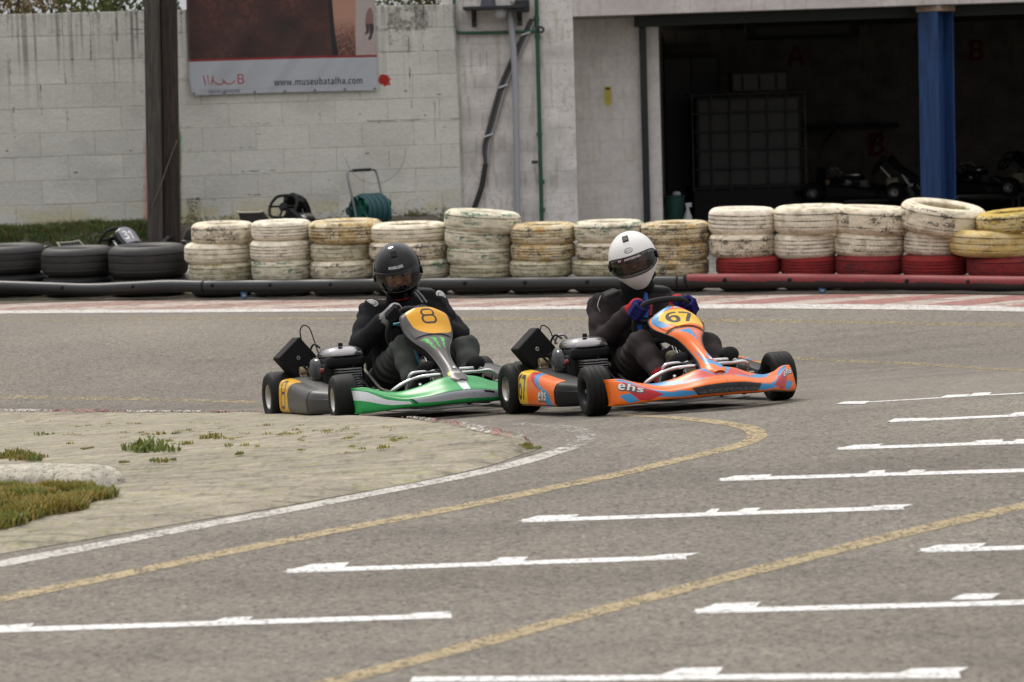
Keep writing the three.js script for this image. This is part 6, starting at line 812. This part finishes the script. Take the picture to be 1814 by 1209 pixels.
function makeDriver(kart, D, label) {
  const g = thing('person', label, 'person', null); g.position.copy(kart.position); g.quaternion.copy(kart.quaternion); g.scale.copy(kart.scale);
  const suit = D.suit, legs = D.legs, hx = D.lean, C = (a, b, ra, rb, col = suit) => ({ a, b, ra, rb, col });
  const hr = handBones(D.handR, D.turn, -1, D.glove, D.gloveBack), hl = handBones(D.handL, D.turn, 1, D.glove, D.gloveBack);
  const nk = D.helmet.pos, mid = (a, b, t) => a.map((q, i) => mix(q, b[i], t));
  const b = [C([-0.06, 0.16, -0.24], [0.06, 0.16, -0.24], 0.115, 0.115), C([hx * 0.2, 0.22, -0.28], [hx * 0.6, 0.36, -0.30], 0.125, 0.135), C([hx - 0.075, 0.43, -0.275], [hx + 0.075, 0.43, -0.275], 0.115, 0.115), C([hx - 0.06, 0.52, -0.26], [hx + 0.06, 0.52, -0.26], 0.10, 0.10), C([hx, 0.55, -0.24], [nk[0], nk[1] - 0.15, nk[2] - 0.03], 0.085, 0.068, D.collar ?? suit), C([hx, 0.40, -0.19], [hx, 0.545, -0.185], 0.035, 0.03, D.front ?? suit)];
  for (const [s, S, E, H] of [[-1, D.shR, D.elR, hr], [1, D.shL, D.elL, hl]]) {
    const w = H.wrist, cuff = mid(E, w, D.cuffAt ?? 0.72), c0 = mid(E, w, 0.6); b.push(C([hx + s * 0.08, S[1] - 0.01, S[2]], S, 0.085, 0.076), C(S, mid(S, E, 0.5), 0.074, 0.066, D.sleeve ?? suit), C(mid(S, E, 0.5), E, 0.066, 0.057, D.sleeve ?? suit), C(E, c0, 0.057, 0.047, D.sleeve ?? suit), C(c0, cuff, 0.047, 0.0455, D.sleeve ?? suit), C(cuff, w, 0.0415, 0.035, D.cuff), C(w, H.palm, 0.033, 0.027, D.gloveCuff ?? D.gloveBack));
  }
  for (const [s, K, A, F] of [[-1, D.knR, [-0.125, 0.125, 0.545], [-0.095, 0.245, 0.655]], [1, D.knL, [0.175, 0.125, 0.545], [0.185, 0.25, 0.65]]]) {
    const hip = [s * 0.085, 0.165, -0.19]; b.push(C(hip, mid(hip, K, 0.5), 0.10, 0.086, legs), C(mid(hip, K, 0.5), K, 0.086, 0.067, legs), C(K, mid(K, A, 0.35), 0.066, 0.06, legs), C(mid(K, A, 0.35), mid(K, A, 0.68), 0.06, 0.05, legs), C(mid(K, A, 0.68), A, 0.048, 0.041, D.ankle), C([A[0], A[1] - 0.045, A[2] - 0.01], F, 0.034, 0.036, D.shoe), C(A, [F[0], F[1] - 0.03, F[2] - 0.015], 0.04, 0.032, D.shoe), C([F[0] - 0.018, F[1], F[2]], [F[0] + 0.018, F[1] + 0.012, F[2]], 0.03, 0.03, D.shoe));
  }
  const folds = (x, y, z) => 0.022 * (fbm(x * 11 + 7, y * 13 + z * 8, 17, 3) - 0.5) + 0.006 * Math.sin((y * 0.8 + z * 0.7 + 0.25 * x) * 95 + 9 * fbm(x * 9, (y + z) * 7, 23, 2)) * sstep(0.38, 0.62, fbm(x * 7 + 3, (y - z) * 7, 29, 2));
  const head = headBones(D.helmet, D.skin);
  const geo = mergeGeometries([sdfMesh(b, [0.03, 0.36, 0.11], 0.62, 124, 0.028, folds), sdfMesh(hr.bones.concat([{ a: hr.wrist, b: hr.palm, ra: 0.031, rb: 0.024, col: D.gloveCuff ?? D.gloveBack }]), hr.centre, 0.125, 68, 0.007), sdfMesh(hl.bones.concat([{ a: hl.wrist, b: hl.palm, ra: 0.031, rb: 0.024, col: D.gloveCuff ?? D.gloveBack }]), hl.centre, 0.125, 68, 0.007), sdfMesh(head.bones, head.T(0, -0.03, 0.01), 0.17, 72, 0.012)]);
  const weave = D.weave ??= null; part(g, 'body', geo, phys(0xffffff, 0.9, { vertexColors: true, specularIntensity: 0.25 }));
  helmetParts(g, D.helmet);
  return g;
}
const helmetArt = (base, f) => tex(1024, 512, (c, w, h) => { c.fillStyle = base; c.fillRect(0, 0, w, h); f(c, w, h); if (base > '#8') grime(c, w, h, 91, 120, 0.04); });
const vAt = (el) => 1 - (el + 1.02) / (Math.PI / 2 + 1.02);   // canvas row of a latitude
{
  const d8 = { sleeve: [0.016, 0.016, 0.018], lean: 0.075, turn: -0.25, suit: [0.011, 0.011, 0.012], legs: [0.048, 0.052, 0.046], ankle: [0.03, 0.032, 0.029], shoe: [0.008, 0.008, 0.008], cuff: [0.26, 0.25, 0.25], glove: [0.010, 0.010, 0.011], gloveBack: [0.012, 0.012, 0.013], gloveCuff: [0.30, 0.29, 0.29], collar: [0.01, 0.01, 0.011], skin: [0.36, 0.19, 0.125], handR: 2.72 - 0.0, handL: 0.35, shR: [-0.105, 0.565, -0.23], shL: [0.265, 0.585, -0.23], elR: [-0.225, 0.395, -0.12], elL: [0.355, 0.41, -0.10], knR: [-0.085, 0.37, 0.27], knL: [0.27, 0.345, 0.28],
    helmet: { pos: [0.030, 0.80, -0.12], yaw: -0.30, pitch: 0.42, roll: 0.13, tint: lin(0.68, 0.68, 0.68), cloth: [0.01, 0.01, 0.01], mouth: [0.012, 0.012, 0.013], chin: true, rough: 0.07, spec: 0.6, art: helmetArt('#08080a', (c, w, h) => { c.save(); c.translate(w / 2, h * vAt(0.46)); c.scale(1.0, 1); c.font = 'bold 25px sans-serif'; c.textAlign = 'center'; c.lineWidth = 2.2; c.strokeStyle = '#cfcfcf'; c.strokeText('NOBILEXX', 0, 0, 118); c.restore(); }) } };
  const p8 = makeDriver(kart8, d8, 'driver in black suit and black helmet leaning over the number 8 kart');
  const patch = mat(0xffffff, 0.7, 0, { side: THREE.DoubleSide, map: tex(128, 96, (c, w, h) => { c.fillStyle = '#b9b6b4'; c.fillRect(0, 0, w, h); c.strokeStyle = '#3a3a3c'; c.lineWidth = 7; c.beginPath(); c.ellipse(w / 2, h / 2, w * 0.32, h * 0.26, 0, 0, 6.3); c.stroke(); }) });
  const oval = (pos, n, rx, ry, roll) => { const e = grid(16, 6, (u, v) => { const a = u * 6.2832; return V(Math.cos(a) * rx * v, Math.sin(a) * ry * v, 0.008 * (1 - v * v)); }, (u, v) => [0.5 + 0.5 * Math.cos(u * 6.2832) * v, 0.5 + 0.5 * Math.sin(u * 6.2832) * v]); e.rotateZ(roll); e.applyQuaternion(new THREE.Quaternion().setFromUnitVectors(V(0, 0, 1), V(...n).normalize())); e.translate(...pos); return e; };
  part(p8, 'shoulder_patch', oval([-0.115, 0.628, -0.180], [-0.35, 0.55, 0.8], 0.038, 0.023, -0.5), patch); part(p8, 'shoulder_patch', oval([0.292, 0.643, -0.182], [0.25, 0.45, 0.85], 0.03, 0.034, 0.3), patch);
  const strap = mat(lin(0.26, 0.25, 0.25), 0.7); for (const o of [0, 0.024]) part(p8, 'neck_strap', tube([[0.105 + o, 0.69, -0.15], [0.135 + o, 0.655, -0.135], [0.165 + o, 0.61, -0.135]], 0.0065, 20, 6), strap);
  part(p8, 'strap_pad', rbox(0.1, 0.06, 0.1, 0.02, 3), mat(lin(0.01, 0.01, 0.011), 0.9), [0.215, 0.66, -0.22], [0.2, 0, -0.12]);

  const d67 = { cuffAt: 0.8, sleeve: [0.034, 0.027, 0.026], lean: 0.005, turn: 0.04, suit: [0.022, 0.018, 0.018], legs: [0.034, 0.027, 0.027], ankle: [0.33, 0.018, 0.022], shoe: [0.009, 0.009, 0.009], cuff: [0.42, 0.022, 0.025], glove: [0.014, 0.014, 0.085], gloveBack: [0.016, 0.016, 0.095], gloveCuff: [0.014, 0.025, 0.12], collar: [0.011, 0.011, 0.012], front: [0.015, 0.06, 0.24], skin: [0.34, 0.17, 0.12], handR: 2.70, handL: 0.42, shR: [-0.165, 0.545, -0.25], shL: [0.185, 0.56, -0.25], elR: [-0.235, 0.36, -0.14], elL: [0.29, 0.40, -0.07], knR: [-0.155, 0.345, 0.29], knL: [0.215, 0.315, 0.30],
    helmet: { pos: [-0.012, 0.805, -0.12], yaw: -0.40, pitch: 0.22, roll: 0.24, tint: lin(0.45, 0.44, 0.43), mouth: [0.012, 0.012, 0.013], rough: 0.16, pivot: KM.black, ventMat: mat(lin(0.02, 0.012, 0.012), 0.5),
      strip: tex(256, 40, (c, w, h) => { c.fillStyle = '#3a0d10'; c.fillRect(0, 0, w, h); c.fillStyle = '#d8d2d0'; c.font = 'bold 30px sans-serif'; c.fillText('AP', 12, 31, 40); c.fillText('AUTOMOVEL', 80, 31, 165); }),
      art: helmetArt('#dcd9d4', (c, w, h) => { const y = h * vAt(0.52); c.strokeStyle = '#26262c'; c.lineWidth = 3; c.beginPath(); c.ellipse(w / 2, y, 33, 19, 0, 0, 6.3); c.stroke(); c.lineWidth = 2; c.beginPath(); c.ellipse(w / 2 + 3, y, 28, 15, 0, 0.2, 5.4); c.stroke(); c.fillStyle = '#26262c'; c.font = 'bold 19px sans-serif'; c.textAlign = 'center'; skew(c, 0, () => c.fillText('prexi', w / 2, y + 6, 46)); }) } };
  const p67 = makeDriver(kart67, d67, 'driver in dark suit, white helmet and blue gloves in the orange kart');
  part(p67, 'sleeve_piping', tube([[-0.185, 0.615, -0.20], [-0.215, 0.56, -0.175], [-0.205, 0.52, -0.165], [-0.225, 0.46, -0.155], [-0.268, 0.415, -0.165], [-0.285, 0.40, -0.19]], 0.0028, 40, 6), mat(lin(0.35, 0.33, 0.31), 0.7));
  part(p67, 'chest_stripe', tube([[0.04, 0.66, -0.15], [0.045, 0.60, -0.13], [0.045, 0.54, -0.125], [0.04, 0.48, -0.13]], 0.017, 20, 8), mat(lin(0.015, 0.09, 0.32), 0.7)); part(p67, 'chest_flash', tube([[0.072, 0.575, -0.13], [0.072, 0.53, -0.128], [0.066, 0.49, -0.13]], 0.012, 16, 8), mat(lin(0.4, 0.03, 0.03), 0.7));
  part(p67, 'collar_pad', rbox(0.15, 0.05, 0.13, 0.022, 3), mat(lin(0.012, 0.011, 0.011), 0.9), [0.155, 0.625, -0.25], [0.15, 0, -0.12]); part(p67, 'collar_pad', rbox(0.12, 0.045, 0.12, 0.022, 4), mat(lin(0.012, 0.011, 0.011), 0.9), [-0.115, 0.612, -0.25], [0.15, 0, 0.3]);
}
shade(scene);
renderer.render(scene, camera);
